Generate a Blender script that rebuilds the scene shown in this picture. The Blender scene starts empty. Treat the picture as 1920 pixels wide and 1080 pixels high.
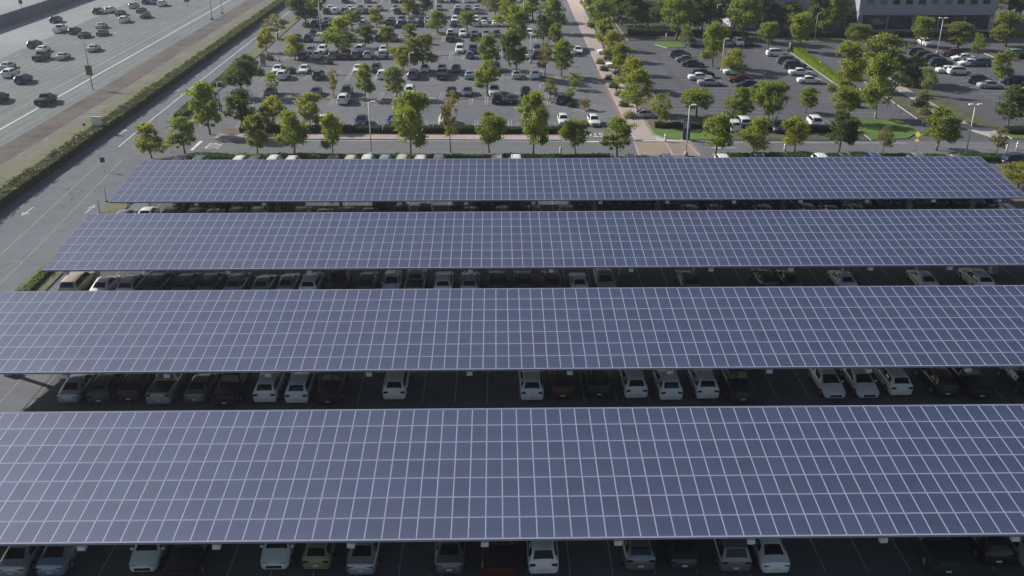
import bpy, bmesh, math, random
from mathutils import Vector, Matrix
S = bpy.context.scene
R = math.radians
random.seed(7)

# ------------------------------------------------------------------ camera
FPX, PIT, YAW, CH = 1801.17, R(24.07), R(0.863), 39.44
cd = bpy.data.cameras.new('camera'); cam = bpy.data.objects.new('camera', cd); S.collection.objects.link(cam)
cd.sensor_width = 36.0; cd.lens = FPX / 1920 * 36; cd.clip_start = 0.5; cd.clip_end = 9000
cam.location = (0, 0, CH); cam.rotation_euler = (R(90) - PIT, 0, -YAW)
S.camera = cam
# ------------------------------------------------------------------ world, sun, exposure
SUN_EL, SUN_AZ = R(30), R(-63)
w = bpy.data.worlds.new('World'); S.world = w; w.use_nodes = True
sky = w.node_tree.nodes.new('ShaderNodeTexSky'); sky.sky_type = 'NISHITA'; sky.sun_disc = False
sky.sun_elevation = SUN_EL; sky.sun_rotation = SUN_AZ; sky.air_density = 1.2; sky.dust_density = 1.6
w.node_tree.links.new(sky.outputs[0], w.node_tree.nodes['Background'].inputs[0])
w.node_tree.nodes['Background'].inputs[1].default_value = 0.072
sd = Vector((math.sin(SUN_AZ) * math.cos(SUN_EL), math.cos(SUN_AZ) * math.cos(SUN_EL), math.sin(SUN_EL)))
sl = bpy.data.lights.new('sun', 'SUN'); sl.energy = 5.0; sl.angle = R(0.53); sl.color = (1.0, 0.955, 0.885)
so = bpy.data.objects.new('sun', sl); S.collection.objects.link(so)
so.rotation_euler = sd.to_track_quat('Z', 'Y').to_euler(); so.location = (-120, 60, 120)
S.view_settings.view_transform = 'Standard'; S.view_settings.look = 'None'
S.view_settings.exposure = 0.28; S.view_settings.gamma = 1

# ------------------------------------------------------------------ where a ray through a picture point meets a height
def at(u, v, z=0.0):
    a = (u - 960) / FPX; b = (540 - v) / FPX
    cp, sp, cy, sy = math.cos(PIT), math.sin(PIT), math.cos(YAW), math.sin(YAW)
    y = cp + b * sp; zz = -sp + b * cp
    X = a * cy + y * sy; Y = -a * sy + y * cy
    t = (z - CH) / zz
    return X * t, Y * t
def pj(X, Y, Z):
    cp, sp, cy, sy = math.cos(PIT), math.sin(PIT), math.cos(YAW), math.sin(YAW)
    x = X * cy - Y * sy; y = X * sy + Y * cy; z = Z - CH
    f = y * cp - z * sp
    return 960 + FPX * x / f, 540 - FPX * (y * sp + z * cp) / f
def xat(u, Y, z=0.75):
    X = 0.0
    for _ in range(4):
        a = pj(X, Y, z)[0]; b = pj(X + 1, Y, z)[0]
        X += (u - a) / (b - a)
    return X
def zat(X, Y, v):
    z = 3.0
    for _ in range(5):
        a = pj(X, Y, z)[1]; b = pj(X, Y, z + .5)[1]
        z += .5 * (v - a) / (b - a)
    return z

# ------------------------------------------------------------------ materials
def mat(name, col, rough=0.7, metal=0.0, var=0.0, scale=1.0, var2=0.0, scale2=0.05, spec=0.5, coat=0.0, bump=0.0, bscale=30, hue=None):
    m = bpy.data.materials.new(name); m.use_nodes = True
    nt = m.node_tree; N = nt.nodes; L = nt.links; p = N['Principled BSDF']
    p.inputs['Base Color'].default_value = (*col, 1); p.inputs['Roughness'].default_value = rough
    p.inputs['Metallic'].default_value = metal; p.inputs['Specular IOR Level'].default_value = spec
    p.inputs['Coat Weight'].default_value = coat
    if var or var2:
        g = N.new('ShaderNodeNewGeometry'); out = None
        for va, sc, det in ((var, scale, 5), (var2, scale2, 3)):
            if not va: continue
            n = N.new('ShaderNodeTexNoise'); n.inputs['Scale'].default_value = sc; n.inputs['Detail'].default_value = det
            L.new(g.outputs['Position'], n.inputs['Vector'])
            r = N.new('ShaderNodeMapRange'); r.inputs[1].default_value = .28; r.inputs[2].default_value = .72
            r.inputs[3].default_value = 1 - va; r.inputs[4].default_value = 1 + va
            L.new(n.outputs['Fac'], r.inputs[0])
            if out is None: out = r.outputs[0]
            else:
                k = N.new('ShaderNodeMath'); k.operation = 'MULTIPLY'; L.new(out, k.inputs[0]); L.new(r.outputs[0], k.inputs[1]); out = k.outputs[0]
        v = N.new('ShaderNodeVectorMath'); v.operation = 'SCALE'; v.inputs[0].default_value = col; L.new(out, v.inputs['Scale'])
        src = v.outputs[0]
        if hue:
            n = N.new('ShaderNodeTexNoise'); n.inputs['Scale'].default_value = scale2 * 2.3; L.new(g.outputs['Position'], n.inputs['Vector'])
            mx = N.new('ShaderNodeMix'); mx.data_type = 'RGBA'; mx.blend_type = 'MIX'
            rr = N.new('ShaderNodeMapRange'); rr.inputs[1].default_value = .42; rr.inputs[2].default_value = .62; L.new(n.outputs['Fac'], rr.inputs[0])
            L.new(rr.outputs[0], mx.inputs[0]); L.new(src, mx.inputs[6]); mx.inputs[7].default_value = (*hue, 1); src = mx.outputs[2]
        L.new(src, p.inputs['Base Color'])
    if bump:
        n = N.new('ShaderNodeTexNoise'); n.inputs['Scale'].default_value = bscale; n.inputs['Detail'].default_value = 4
        g = N.new('ShaderNodeNewGeometry'); L.new(g.outputs['Position'], n.inputs['Vector'])
        b = N.new('ShaderNodeBump'); b.inputs['Strength'].default_value = bump; b.inputs['Distance'].default_value = .05
        L.new(n.outputs['Fac'], b.inputs['Height']); L.new(b.outputs[0], p.inputs['Normal'])
    return m

def asphalt_mat(name, col, cracks=True, tracks=None):
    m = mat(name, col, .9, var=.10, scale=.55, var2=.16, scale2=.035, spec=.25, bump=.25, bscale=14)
    nt = m.node_tree; N = nt.nodes; L = nt.links; p = N['Principled BSDF']
    src = p.inputs['Base Color'].links[0].from_socket
    g = N.new('ShaderNodeNewGeometry')
    # fine speckle
    f = N.new('ShaderNodeTexNoise'); f.inputs['Scale'].default_value = 6; f.inputs['Detail'].default_value = 3; L.new(g.outputs['Position'], f.inputs['Vector'])
    r = N.new('ShaderNodeMapRange'); r.inputs[1].default_value = .3; r.inputs[2].default_value = .7; r.inputs[3].default_value = .9; r.inputs[4].default_value = 1.1
    L.new(f.outputs['Fac'], r.inputs[0])
    v = N.new('ShaderNodeVectorMath'); v.operation = 'SCALE'; L.new(src, v.inputs[0]); L.new(r.outputs[0], v.inputs['Scale']); src = v.outputs[0]
    if cracks:   # sealed cracks and oil drips
        vo = N.new('ShaderNodeTexVoronoi'); vo.feature = 'DISTANCE_TO_EDGE'; vo.inputs['Scale'].default_value = .07
        nz = N.new('ShaderNodeTexNoise'); nz.inputs['Scale'].default_value = .5; L.new(g.outputs['Position'], nz.inputs['Vector'])
        ad = N.new('ShaderNodeVectorMath'); ad.operation = 'MULTIPLY_ADD'; ad.inputs[1].default_value = (3, 3, 0)
        L.new(nz.outputs['Color'], ad.inputs[0]); L.new(g.outputs['Position'], ad.inputs[2]); L.new(ad.outputs[0], vo.inputs['Vector'])
        c = N.new('ShaderNodeMapRange'); c.inputs[1].default_value = 0.0; c.inputs[2].default_value = .012; c.inputs[3].default_value = .72; c.inputs[4].default_value = 1
        L.new(vo.outputs['Distance'], c.inputs[0])
        v = N.new('ShaderNodeVectorMath'); v.operation = 'SCALE'; L.new(src, v.inputs[0]); L.new(c.outputs[0], v.inputs['Scale']); src = v.outputs[0]
        o = N.new('ShaderNodeTexNoise'); o.inputs['Scale'].default_value = .28; o.inputs['Detail'].default_value = 1; L.new(g.outputs['Position'], o.inputs['Vector'])
        c = N.new('ShaderNodeMapRange'); c.inputs[1].default_value = .66; c.inputs[2].default_value = .74; c.inputs[3].default_value = 1; c.inputs[4].default_value = .8
        L.new(o.outputs['Fac'], c.inputs[0])
        v = N.new('ShaderNodeVectorMath'); v.operation = 'SCALE'; L.new(src, v.inputs[0]); L.new(c.outputs[0], v.inputs['Scale']); src = v.outputs[0]
    if tracks:   # worn wheel tracks along the lanes
        sx = N.new('ShaderNodeSeparateXYZ'); L.new(g.outputs['Position'], sx.inputs[0])
        k = N.new('ShaderNodeMath'); k.operation = 'MULTIPLY'; k.inputs[1].default_value = 2 * math.pi / tracks; L.new(sx.outputs[0], k.inputs[0])
        s = N.new('ShaderNodeMath'); s.operation = 'SINE'; L.new(k.outputs[0], s.inputs[0])
        c = N.new('ShaderNodeMapRange'); c.inputs[1].default_value = -1; c.inputs[2].default_value = 1; c.inputs[3].default_value = .88; c.inputs[4].default_value = 1.06
        L.new(s.outputs[0], c.inputs[0])
        v = N.new('ShaderNodeVectorMath'); v.operation = 'SCALE'; L.new(src, v.inputs[0]); L.new(c.outputs[0], v.inputs['Scale']); src = v.outputs[0]
    L.new(src, p.inputs['Base Color'])
    return m

M = {}
M['asphalt'] = asphalt_mat('asphalt_lot', (.142, .144, .158))
M['asphalt_shade'] = asphalt_mat('asphalt_baked_shade', (.088, .088, .094))  # asphalt colour darkened to deepen the shade under the canopies
M['asphalt_dark'] = asphalt_mat('asphalt_dark', (.098, .098, .112))
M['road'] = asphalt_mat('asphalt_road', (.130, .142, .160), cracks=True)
M['freeway'] = asphalt_mat('freeway_concrete', (.150, .168, .172), cracks=False, tracks=1.83)
M['freeway_light'] = asphalt_mat('freeway_light_lanes', (.25, .265, .275), cracks=False, tracks=1.83)
M['ground'] = mat('open_ground', (.14, .125, .10), .95, var=.2, scale=.2, var2=.25, scale2=.01)
M['dirt'] = mat('brown_dirt', (.066, .055, .050), .95, var=.35, scale=.45, var2=.35, scale2=.09, hue=(.095, .080, .072), bump=.5, bscale=3)
M['tan'] = mat('tan_dirt', (.140, .124, .110), .95, var=.25, scale=.6, var2=.25, scale2=.08, hue=(.13, .12, .09), bump=.4, bscale=4)
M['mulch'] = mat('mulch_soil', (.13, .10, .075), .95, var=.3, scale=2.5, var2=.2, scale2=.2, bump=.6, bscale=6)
M['grass'] = mat('lawn_grass', (.085, .150, .022), .9, var=.3, scale=3.0, var2=.25, scale2=.25, bump=.7, bscale=12)
M['drygrass'] = mat('verge_grass', (.105, .118, .050), .9, var=.3, scale=1.2, var2=.35, scale2=.15, hue=(.135, .125, .075), bump=.7, bscale=9)
M['white_mark'] = mat('white_road_paint', (.62, .62, .60), .7, var=.22, scale=2.5)
M['worn_mark'] = mat('worn_road_paint', (.36, .36, .35), .8, var=.3, scale=1.6)
M['faint_mark'] = mat('faint_road_paint', (.22, .22, .22), .85, var=.35, scale=1.6)
M['yellow_mark'] = mat('faded_yellow_paint', (.205, .205, .18), .8, var=.25, scale=1.5)
M['red_mark'] = mat('red_kerb_paint', (.30, .14, .12), .8, var=.2, scale=2)
M['concrete'] = mat('concrete', (.40, .39, .36), .85, var=.12, scale=1.2, var2=.1, scale2=.1)
M['wheelstop'] = mat('wheel_stop_concrete', (.34, .34, .33), .85, var=.15, scale=1.2)
M['pave'] = mat('pink_paving', (.37, .30, .28), .85, var=.10, scale=1.5, var2=.10, scale2=.15)
M['brick'] = mat('brick_paving', (.25, .195, .165), .85, var=.18, scale=2.5, var2=.12, scale2=.2)
M['brickband'] = mat('ochre_paving_band', (.30, .235, .165), .85, var=.15, scale=2)
M['wall_conc'] = mat('barrier_concrete', (.13, .135, .16), .9, var=.15, scale=.6, var2=.15, scale2=.06)
M['steel'] = mat('grey_painted_steel', (.33, .34, .36), .55, metal=.1, var=.06, scale=1.0)
M['alu'] = mat('aluminium_frame', (.30, .32, .42), .5, metal=.0, var=.05, scale=2.0)
M['alu_long'] = mat('aluminium_long_rail', (.34, .36, .46), .5, metal=.0, var=.05, scale=2.0)
M['white_metal'] = mat('white_painted_metal', (.72, .72, .70), .5)
M['pole'] = mat('pale_pole_paint', (.66, .66, .62), .5)
M['pole_dark'] = mat('grey_pole_paint', (.30, .31, .31), .5)
M['pole_green'] = mat('weathered_green_pole', (.22, .34, .30), .5)
M['lampglass'] = mat('lamp_lens', (.7, .7, .68), .3)
M['bark'] = mat('bark', (.15, .115, .085), .9, var=.3, scale=6)
M['palebark'] = mat('pale_bark', (.40, .36, .31), .9, var=.25, scale=5)
M['glass'] = mat('car_glass', (.010, .012, .016), .06, spec=.6)
M['tyre'] = mat('tyre_rubber', (.018, .018, .018), .85)
M['rim'] = mat('alloy_rim', (.42, .42, .44), .35, metal=.7)
M['black_plastic'] = mat('black_plastic', (.022, .022, .024), .5)
M['headlight'] = mat('headlight_glass', (.62, .64, .66), .12, spec=.7)
M['taillight'] = mat('tail_light_red', (.10, .008, .008), .25, spec=.6)
M['plate'] = mat('number_plate', (.62, .62, .60), .5)
M['skin'] = mat('skin', (.38, .22, .15), .6)
M['darkcloth'] = mat('dark_clothing', (.03, .03, .04), .9)
M['hair'] = mat('dark_hair', (.02, .015, .012), .7)
M['yellow'] = mat('yellow_sign', (.66, .58, .03), .5)
M['ochre'] = mat('weathered_yellow_sign', (.20, .15, .06), .6, var=.15, scale=3)
M['navy'] = mat('navy_sign_panel', (.045, .05, .12), .45)
M['paleblue'] = mat('pale_sign_panel', (.30, .32, .38), .5)
M['redsign'] = mat('faded_red_sign', (.26, .13, .11), .6)
M['bwall'] = mat('office_wall', (.35, .345, .42), .8, var=.05, scale=.4, var2=.06, scale2=.05)
M['cream'] = mat('cream_render', (.62, .56, .47), .85, var=.05, scale=.5)
M['blind'] = mat('window_with_blind', (.16, .16, .18), .25, spec=.6)
M['dark_frame'] = mat('dark_window_frame', (.07, .075, .085), .5)
M['darkgreen'] = mat('ground_cover_planting', (.060, .075, .032), .95, var=.35, scale=2.0, var2=.3, scale2=.25, hue=(.10, .085, .055), bump=.7, bscale=6)
M['shadebed'] = mat('planting_soil_baked_shade', (.040, .046, .030), .95, var=.3, scale=1.5, var2=.3, scale2=.2)  # soil colour darkened to paint in the deep shade below the back trees
M['bglass'] = mat('office_window_glass', (.025, .030, .045), .08, spec=.6)
M['roofgrey'] = mat('grey_roof', (.25, .25, .25), .9, var=.1, scale=.4)
M['green_sign'] = mat('green_road_sign', (.03, .16, .10), .5)

def leafmat(name, c1, c2):
    m = bpy.data.materials.new(name); m.use_nodes = True; nt = m.node_tree; N = nt.nodes; L = nt.links
    for n in list(N): N.remove(n)
    out = N.new('ShaderNodeOutputMaterial')
    a = N.new('ShaderNodeAttribute'); a.attribute_name = 'leaf'
    oi = N.new('ShaderNodeObjectInfo')
    ad = N.new('ShaderNodeMath'); ad.operation = 'MULTIPLY_ADD'; ad.inputs[1].default_value = .28; L.new(oi.outputs['Random'], ad.inputs[0])
    k = N.new('ShaderNodeMath'); k.operation = 'MULTIPLY'; k.inputs[1].default_value = .8; L.new(a.outputs['Fac'], k.inputs[0]); L.new(k.outputs[0], ad.inputs[2])
    mx = N.new('ShaderNodeMix'); mx.data_type = 'RGBA'; L.new(ad.outputs[0], mx.inputs[0]); mx.inputs[6].default_value = (*c1, 1); mx.inputs[7].default_value = (*c2, 1)
    d = N.new('ShaderNodeBsdfPrincipled'); d.inputs['Roughness'].default_value = .55; d.inputs['Specular IOR Level'].default_value = .3; L.new(mx.outputs[2], d.inputs['Base Color'])
    t = N.new('ShaderNodeBsdfTranslucent')
    tc = N.new('ShaderNodeVectorMath'); tc.operation = 'MULTIPLY'; tc.inputs[1].default_value = (1.7, 1.6, .55); L.new(mx.outputs[2], tc.inputs[0]); L.new(tc.outputs[0], t.inputs['Color'])
    ms = N.new('ShaderNodeMixShader'); ms.inputs[0].default_value = .5; L.new(d.outputs[0], ms.inputs[1]); L.new(t.outputs[0], ms.inputs[2])
    L.new(ms.outputs[0], out.inputs['Surface'])
    return m
M['leaf_g'] = leafmat('green_leaves', (.120, .165, .034), (.25, .30, .072))
M['leaf_d'] = leafmat('dark_green_leaves', (.050, .085, .032), (.110, .150, .058))
M['leaf_y'] = leafmat('yellow_green_leaves', (.180, .205, .036), (.31, .325, .075))
M['leaf_o'] = leafmat('olive_leaves', (.125, .150, .046), (.215, .240, .082))
M['leaf_s'] = leafmat('dry_leaves', (.140, .140, .060), (.230, .205, .105))
M['leaf_hedge'] = leafmat('hedge_leaves', (.045, .085, .020), (.100, .150, .040))
M['leaf_hedge_dark'] = leafmat('dark_hedge_leaves', (.022, .042, .018), (.050, .078, .030))
M['leaf_bank'] = leafmat('bank_leaves', (.040, .050, .018), (.115, .130, .040))
M['leaf_lime'] = leafmat('lime_hedge_leaves', (.130, .185, .015), (.230, .290, .030))

def panel_mat():
    m = mat('solar_glass', (.10, .11, .17), .16, spec=.85)
    nt = m.node_tree; N = nt.nodes; L = nt.links; p = N['Principled BSDF']; p.inputs['IOR'].default_value = 1.62; p.inputs['Specular Tint'].default_value = (.62, .72, 1, 1)
    a = N.new('ShaderNodeAttribute'); a.attribute_name = 'tint'
    sx = N.new('ShaderNodeSeparateColor'); L.new(a.outputs['Color'], sx.inputs[0])
    mx = N.new('ShaderNodeMix'); mx.data_type = 'RGBA'; mx.inputs[6].default_value = (.027, .043, .095, 1); mx.inputs[7].default_value = (.034, .041, .092, 1); L.new(sx.outputs[0], mx.inputs[0])
    g = N.new('ShaderNodeNewGeometry')
    n = N.new('ShaderNodeTexNoise'); n.inputs['Scale'].default_value = .9; n.inputs['Detail'].default_value = 5; L.new(g.outputs['Position'], n.inputs['Vector'])
    r = N.new('ShaderNodeMapRange'); r.inputs[1].default_value = .3; r.inputs[2].default_value = .7; r.inputs[3].default_value = -.07; r.inputs[4].default_value = .07; L.new(n.outputs['Fac'], r.inputs[0])
    r2 = N.new('ShaderNodeMapRange'); r2.inputs[3].default_value = .86; r2.inputs[4].default_value = 1.14; L.new(sx.outputs[1], r2.inputs[0])
    ad = N.new('ShaderNodeMath'); L.new(r.outputs[0], ad.inputs[0]); L.new(r2.outputs[0], ad.inputs[1])
    v = N.new('ShaderNodeVectorMath'); v.operation = 'SCALE'; L.new(mx.outputs[2], v.inputs[0]); L.new(ad.outputs[0], v.inputs['Scale']); dr = N.new('ShaderNodeMapRange'); dr.inputs[1].default_value = .55; dr.inputs[2].default_value = 1; dr.inputs[3].default_value = 0; dr.inputs[4].default_value = .30; L.new(a.outputs['Alpha'], dr.inputs[0])
    dm = N.new('ShaderNodeMix'); dm.data_type = 'RGBA'; L.new(dr.outputs[0], dm.inputs[0]); L.new(v.outputs[0], dm.inputs[6]); dm.inputs[7].default_value = (.075, .078, .115, 1); L.new(dm.outputs[2], p.inputs['Base Color'])
    r3 = N.new('ShaderNodeMapRange'); r3.inputs[3].default_value = .66; r3.inputs[4].default_value = .72; L.new(sx.outputs[2], r3.inputs[0]); L.new(r3.outputs[0], p.inputs['Roughness'])
    return m
M['solar'] = panel_mat()

PAINT = {}
for k, nm, c, me in (('w', 'white', (.78, .78, .77), 0), ('s', 'silver', (.46, .47, .49), .45), ('g', 'grey', (.20, .21, .22), .4), ('d', 'dark grey', (.060, .062, .068), .3),
                     ('k', 'black', (.014, .014, .016), .1), ('n', 'navy', (.022, .030, .075), .25), ('b', 'blue', (.035, .065, .26), .3), ('l', 'pale blue', (.30, .38, .46), .4),
                     ('r', 'dark red', (.085, .014, .013), .2), ('p', 'purple grey', (.13, .12, .17), .35), ('o', 'dark brown', (.060, .040, .030), .3), ('t', 'beige', (.42, .36, .28), .3),
                     ('e', 'dark green', (.030, .055, .042), .25), ('y', 'yellow green', (.24, .26, .11), .1), ('a', 'teal', (.05, .14, .17), .3), ('c', 'cream', (.62, .58, .46), .1)):
    m = mat('paint_' + nm.replace(' ', '_'), c, .32, metal=me, coat=.4 if sum(c) < .4 else .6, spec=.4); m.node_tree.nodes['Principled BSDF'].inputs['Coat Roughness'].default_value = .06
    PAINT[k] = (nm, m)

# ------------------------------------------------------------------ object helpers
COL = S.collection
def link(o, parent=None):
    COL.objects.link(o)
    if parent is not None: o.parent = parent
    return o
def bm_obj(name, bm, mats, parent=None, smooth=None):
    me = bpy.data.meshes.new(name); bm.normal_update(); bm.to_mesh(me); bm.free()
    for m in (mats if isinstance(mats, (list, tuple)) else [mats]): me.materials.append(m)
    if smooth is not None:
        for p in me.polygons: p.use_smooth = True
        me.set_sharp_from_angle(angle=R(smooth))
    return link(bpy.data.objects.new(name, me), parent)
def py_obj(name, verts, faces, mats, parent=None, midx=None, smooth=None):
    me = bpy.data.meshes.new(name); me.from_pydata(verts, [], faces)
    for m in (mats if isinstance(mats, (list, tuple)) else [mats]): me.materials.append(m)
    if midx: me.polygons.foreach_set('material_index', midx)
    if smooth is not None:
        for p in me.polygons: p.use_smooth = True
        me.set_sharp_from_angle(angle=R(smooth))
    return link(bpy.data.objects.new(name, me), parent)
def thing(name, label, cat, loc=(0, 0, 0), rz=0, group=None):
    o = link(bpy.data.objects.new(name, None)); o.empty_display_size = .3
    o.location = loc; o.rotation_euler = (0, 0, rz); tag(o, label, cat, group); return o
def tag(o, label, cat, group=None):
    o['label'] = label; o['category'] = cat
    if group: o['group'] = group
    return o
def struct(o): o['kind'] = 'structure'; return o
def dup(root, loc, rz=0, scale=None):
    r = root.copy(); COL.objects.link(r); r.location = loc; r.rotation_euler = (0, 0, rz)
    if scale: r.scale = scale
    for ch in root.children:
        c = ch.copy(); COL.objects.link(c); c.parent = r
        for g in ch.children:
            d = g.copy(); COL.objects.link(d); d.parent = c
    return r
def box(bm, x0, x1, y0, y1, z0, z1, mi=0, M_=None):
    vs = [bm.verts.new(p) for p in ((x0, y0, z0), (x1, y0, z0), (x1, y1, z0), (x0, y1, z0), (x0, y0, z1), (x1, y0, z1), (x1, y1, z1), (x0, y1, z1))]
    if M_ is not None:
        for v in vs: v.co = M_ @ v.co
    for f in ((3, 2, 1, 0), (4, 5, 6, 7), (0, 1, 5, 4), (1, 2, 6, 5), (2, 3, 7, 6), (3, 0, 4, 7)):
        bm.faces.new([vs[i] for i in f]).material_index = mi
def tube(bm, p, q, r0, r1, n=8, mi=0, caps=True):
    p = Vector(p); q = Vector(q); d = (q - p).normalized()
    a = d.orthogonal().normalized(); b = d.cross(a)
    A = [bm.verts.new(p + (a * math.cos(2 * math.pi * i / n) + b * math.sin(2 * math.pi * i / n)) * r0) for i in range(n)]
    B = [bm.verts.new(q + (a * math.cos(2 * math.pi * i / n) + b * math.sin(2 * math.pi * i / n)) * r1) for i in range(n)]
    for i in range(n):
        f = bm.faces.new((A[i], A[(i + 1) % n], B[(i + 1) % n], B[i])); f.smooth = True; f.material_index = mi
    if caps:
        bm.faces.new(A[::-1]).material_index = mi; bm.faces.new(B).material_index = mi
def sheet(name, pts, z, m, kind=True):
    o = py_obj(name, [(p[0], p[1], z) for p in pts], [tuple(range(len(pts)))], m)
    if o.data.polygons[0].normal.z < 0: o.data.flip_normals()
    return struct(o)
def slab(name, pts, z0, z1, m, side=None):
    bm = bmesh.new(); n = len(pts)
    area = sum(pts[i][0] * pts[(i + 1) % n][1] - pts[(i + 1) % n][0] * pts[i][1] for i in range(n))
    if area < 0: pts = pts[::-1]
    b = [bm.verts.new((p[0], p[1], z0)) for p in pts]; t = [bm.verts.new((p[0], p[1], z1)) for p in pts]
    bm.faces.new(t)
    for i in range(n): bm.faces.new((b[i], b[(i + 1) % n], t[(i + 1) % n], t[i])).material_index = 1 if side else 0
    return bm_obj(name, bm, [m, side] if side else m)
ORD = ['first', 'second', 'third', 'fourth', 'fifth', 'sixth', 'seventh', 'eighth', 'ninth', 'tenth', 'eleventh', 'twelfth', 'thirteenth', 'fourteenth', 'fifteenth', 'sixteenth',
       'seventeenth', 'eighteenth', 'nineteenth', 'twentieth', 'twenty-first', 'twenty-second', 'twenty-third', 'twenty-fourth', 'twenty-fifth']

# ------------------------------------------------------------------ ground, roads, lots
struct(py_obj('ground', [(-4000, -600, -.03), (4000, -600, -.03), (4000, 5000, -.03), (-4000, 5000, -.03)], [(0, 1, 2, 3)], M['ground']))
LX = -47.6
sheet('solar_car_park', [(-37.5, 20), (64, 20), (64, 131), (-44, 131), (-43, 84), (-37.5, 82)], 0.0, M['asphalt_shade'])
sheet('side_road', [(-61.2, 20), (-37.5, 20), (-37.5, 82), (-43, 84), (-44, 131), (-51.2, 131), (-51.2, 146), (-52.5, 180), (-54.3, 330), (-63.6, 330), (-61.4, 100)], 0.0, M['road'])  # paler road tone carried into the lot to paint its sunlit left end
sheet('cross_road', [(-51.2, 131), (64, 131), (150, 120), (150, 136), (64, 142.6), (-51.2, 145.4)], -.004, M['asphalt'])
sheet('far_car_park', [(-51.2, 145.4), (12, 143.6), (22, 142.6), (21, 330), (-54.3, 330), (-52.5, 180)], -.008, M['asphalt'])
sheet('right_car_park', [(22, 142.6), (64, 142.6), (150, 136), (150, 330), (21, 330)], -.012, M['asphalt_dark'])
sheet('right_service_road', [(64, 20), (150, 20), (150, 120), (64, 131)], -.006, M['asphalt_dark'])
sheet('freeway', [(-108, 20), (-74.6, 20), (-74.6, 180), (-76.8, 330), (-112, 330), (-105, 150)], 0.0, M['freeway'])
sheet('freeway_light_lanes', [(-127, 20), (-108, 20), (-105, 150), (-112, 330), (-130, 330)], -.004, M['freeway_light'])
sheet('far_carriageway', [(-200, 20), (-127, 20), (-130, 330), (-200, 330)], -.008, M['freeway_light'])
sheet('dirt_verge', [(-74.6, 20), (-70, 20), (-70.2, 180), (-71.5, 330), (-76.8, 330), (-74.6, 180)], .0, M['dirt'])
sheet('tan_verge', [(-70, 20), (-67.4, 20), (-67.9, 180), (-69, 330), (-71.5, 330), (-70.2, 180)], .004, M['tan'])
sheet('grass_verge', [(-67.4, 20), (-61.2, 20), (-61.4, 100), (-63.6, 330), (-69, 330), (-67.9, 180)], .008, M['drygrass'])

def strips(name, segs, wd, z, m):
    vs, fs = [], []
    for (x0, y0, x1, y1) in segs:
        d = Vector((x1 - x0, y1 - y0)); n = Vector((-d.y, d.x)).normalized() * wd / 2; k = len(vs)
        vs += [(x0 + n.x, y0 + n.y, z), (x0 - n.x, y0 - n.y, z), (x1 - n.x, y1 - n.y, z), (x1 + n.x, y1 + n.y, z)]; fs.append((k, k + 1, k + 2, k + 3))
    o = py_obj(name, vs, fs, m)
    return struct(o)
# freeway markings
strips('freeway_edge_line', [(-79.0, 20, -79.4, 150), (-79.4, 150, -82, 330)], .30, .012, M['white_mark'])
strips('freeway_shoulder_line', [(-82.6, 20, -82.6, 150), (-82.6, 150, -85.2, 330)], .16, .012, M['worn_mark'])
seg = []
for k in range(1, 7):
    y = 24
    while y < 325:
        dx = -2.6 * max(0, y - 150) / 180
        seg.append((-82.6 - 3.66 * k + dx, y, -82.6 - 3.66 * k + dx, y + 3.6)); y += 14.6
strips('freeway_lane_dashes', seg, .15, .012, M['worn_mark'])
# side road markings
strips('side_road_centre_line', [(-57.9, 190, -57.2, 150), (-57.2, 150, -56.9, 141), (-59.3, 330, -57.9, 190)], .16, .008, M['white_mark'])
strips('side_road_yellow_lines', [(-56.6, 133, -54.4, 99), (-54.4, 99, -52.4, 70), (-54.0, 135, -51.2, 99), (-51.2, 99, -49.6, 70), (-52.4, 70, -50, 30)], .18, .008, M['yellow_mark'])
def arrow(name, x, y, rz, s=1.0):
    pts = [(-.12, -1.6), (.12, -1.6), (.12, .3), (.45, .3), (0, 1.6), (-.45, .3), (-.12, .3)]
    o = py_obj(name, [(p[0] * s, p[1] * s, 0) for p in pts], [tuple(range(7))], M['worn_mark']); o.location = (x, y, .012); o.rotation_euler = (0, 0, rz); return struct(o)
for (u, v, rz) in ((330, 171, 0), (231, 247, 0), (51, 397, math.pi), (169, 392, 0)):
    x, y = at(u, v); arrow('road_arrow', x, y, rz, 1.05)
# cross road markings
strips('cross_road_stop_bar', [(13.2, 143.0, 20.0, 142.8)], .55, .008, M['white_mark'])
strips('cross_road_edge_line', [(-42, 144.6, 11.5, 143.2), (33.5, 142.2, 62, 141.4)], .30, .006, M['worn_mark'])
strips('cross_road_yellow_lines', [(-49, 140.6, 18, 139.8), (30, 139.4, 62, 138.4)], .14, .008, M['yellow_mark'])
strips('left_stop_bar', [(-45.4, 139.0, -45.4, 144.2)], .5, .008, M['white_mark'])
def lettering(name, s, x, y, rz, wid, hgt, z=.01):
    c = bpy.data.curves.new(name, 'FONT'); c.body = s; c.align_x = 'CENTER'; c.align_y = 'CENTER'; c.resolution_u = 3
    t = bpy.data.objects.new(name + '_tmp', c); COL.objects.link(t); bpy.context.view_layer.update()
    me = bpy.data.meshes.new_from_object(t.evaluated_get(bpy.context.evaluated_depsgraph_get())); bpy.data.objects.remove(t)
    xs = [v.co.x for v in me.vertices]; ys = [v.co.y for v in me.vertices]
    sx = wid / (max(xs) - min(xs)); sy = hgt / (max(ys) - min(ys))
    for v in me.vertices: v.co = Vector((v.co.x * sx, v.co.y * sy, 0))
    me.materials.clear(); me.materials.append(M['white_mark'])
    o = link(bpy.data.objects.new(name, me)); o.location = (x, y, z); o.rotation_euler = (0, 0, rz); return o
struct(lettering('stop_lettering', 'STOP', 14.5, 147.0, math.pi, 4.0, 2.4))
struct(lettering('stop_lettering', 'STOP', -42.6, 141.4, R(90), 3.0, 2.2))
arrow('road_arrow', 33.6, 139.2, R(90), 1.3)
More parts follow.
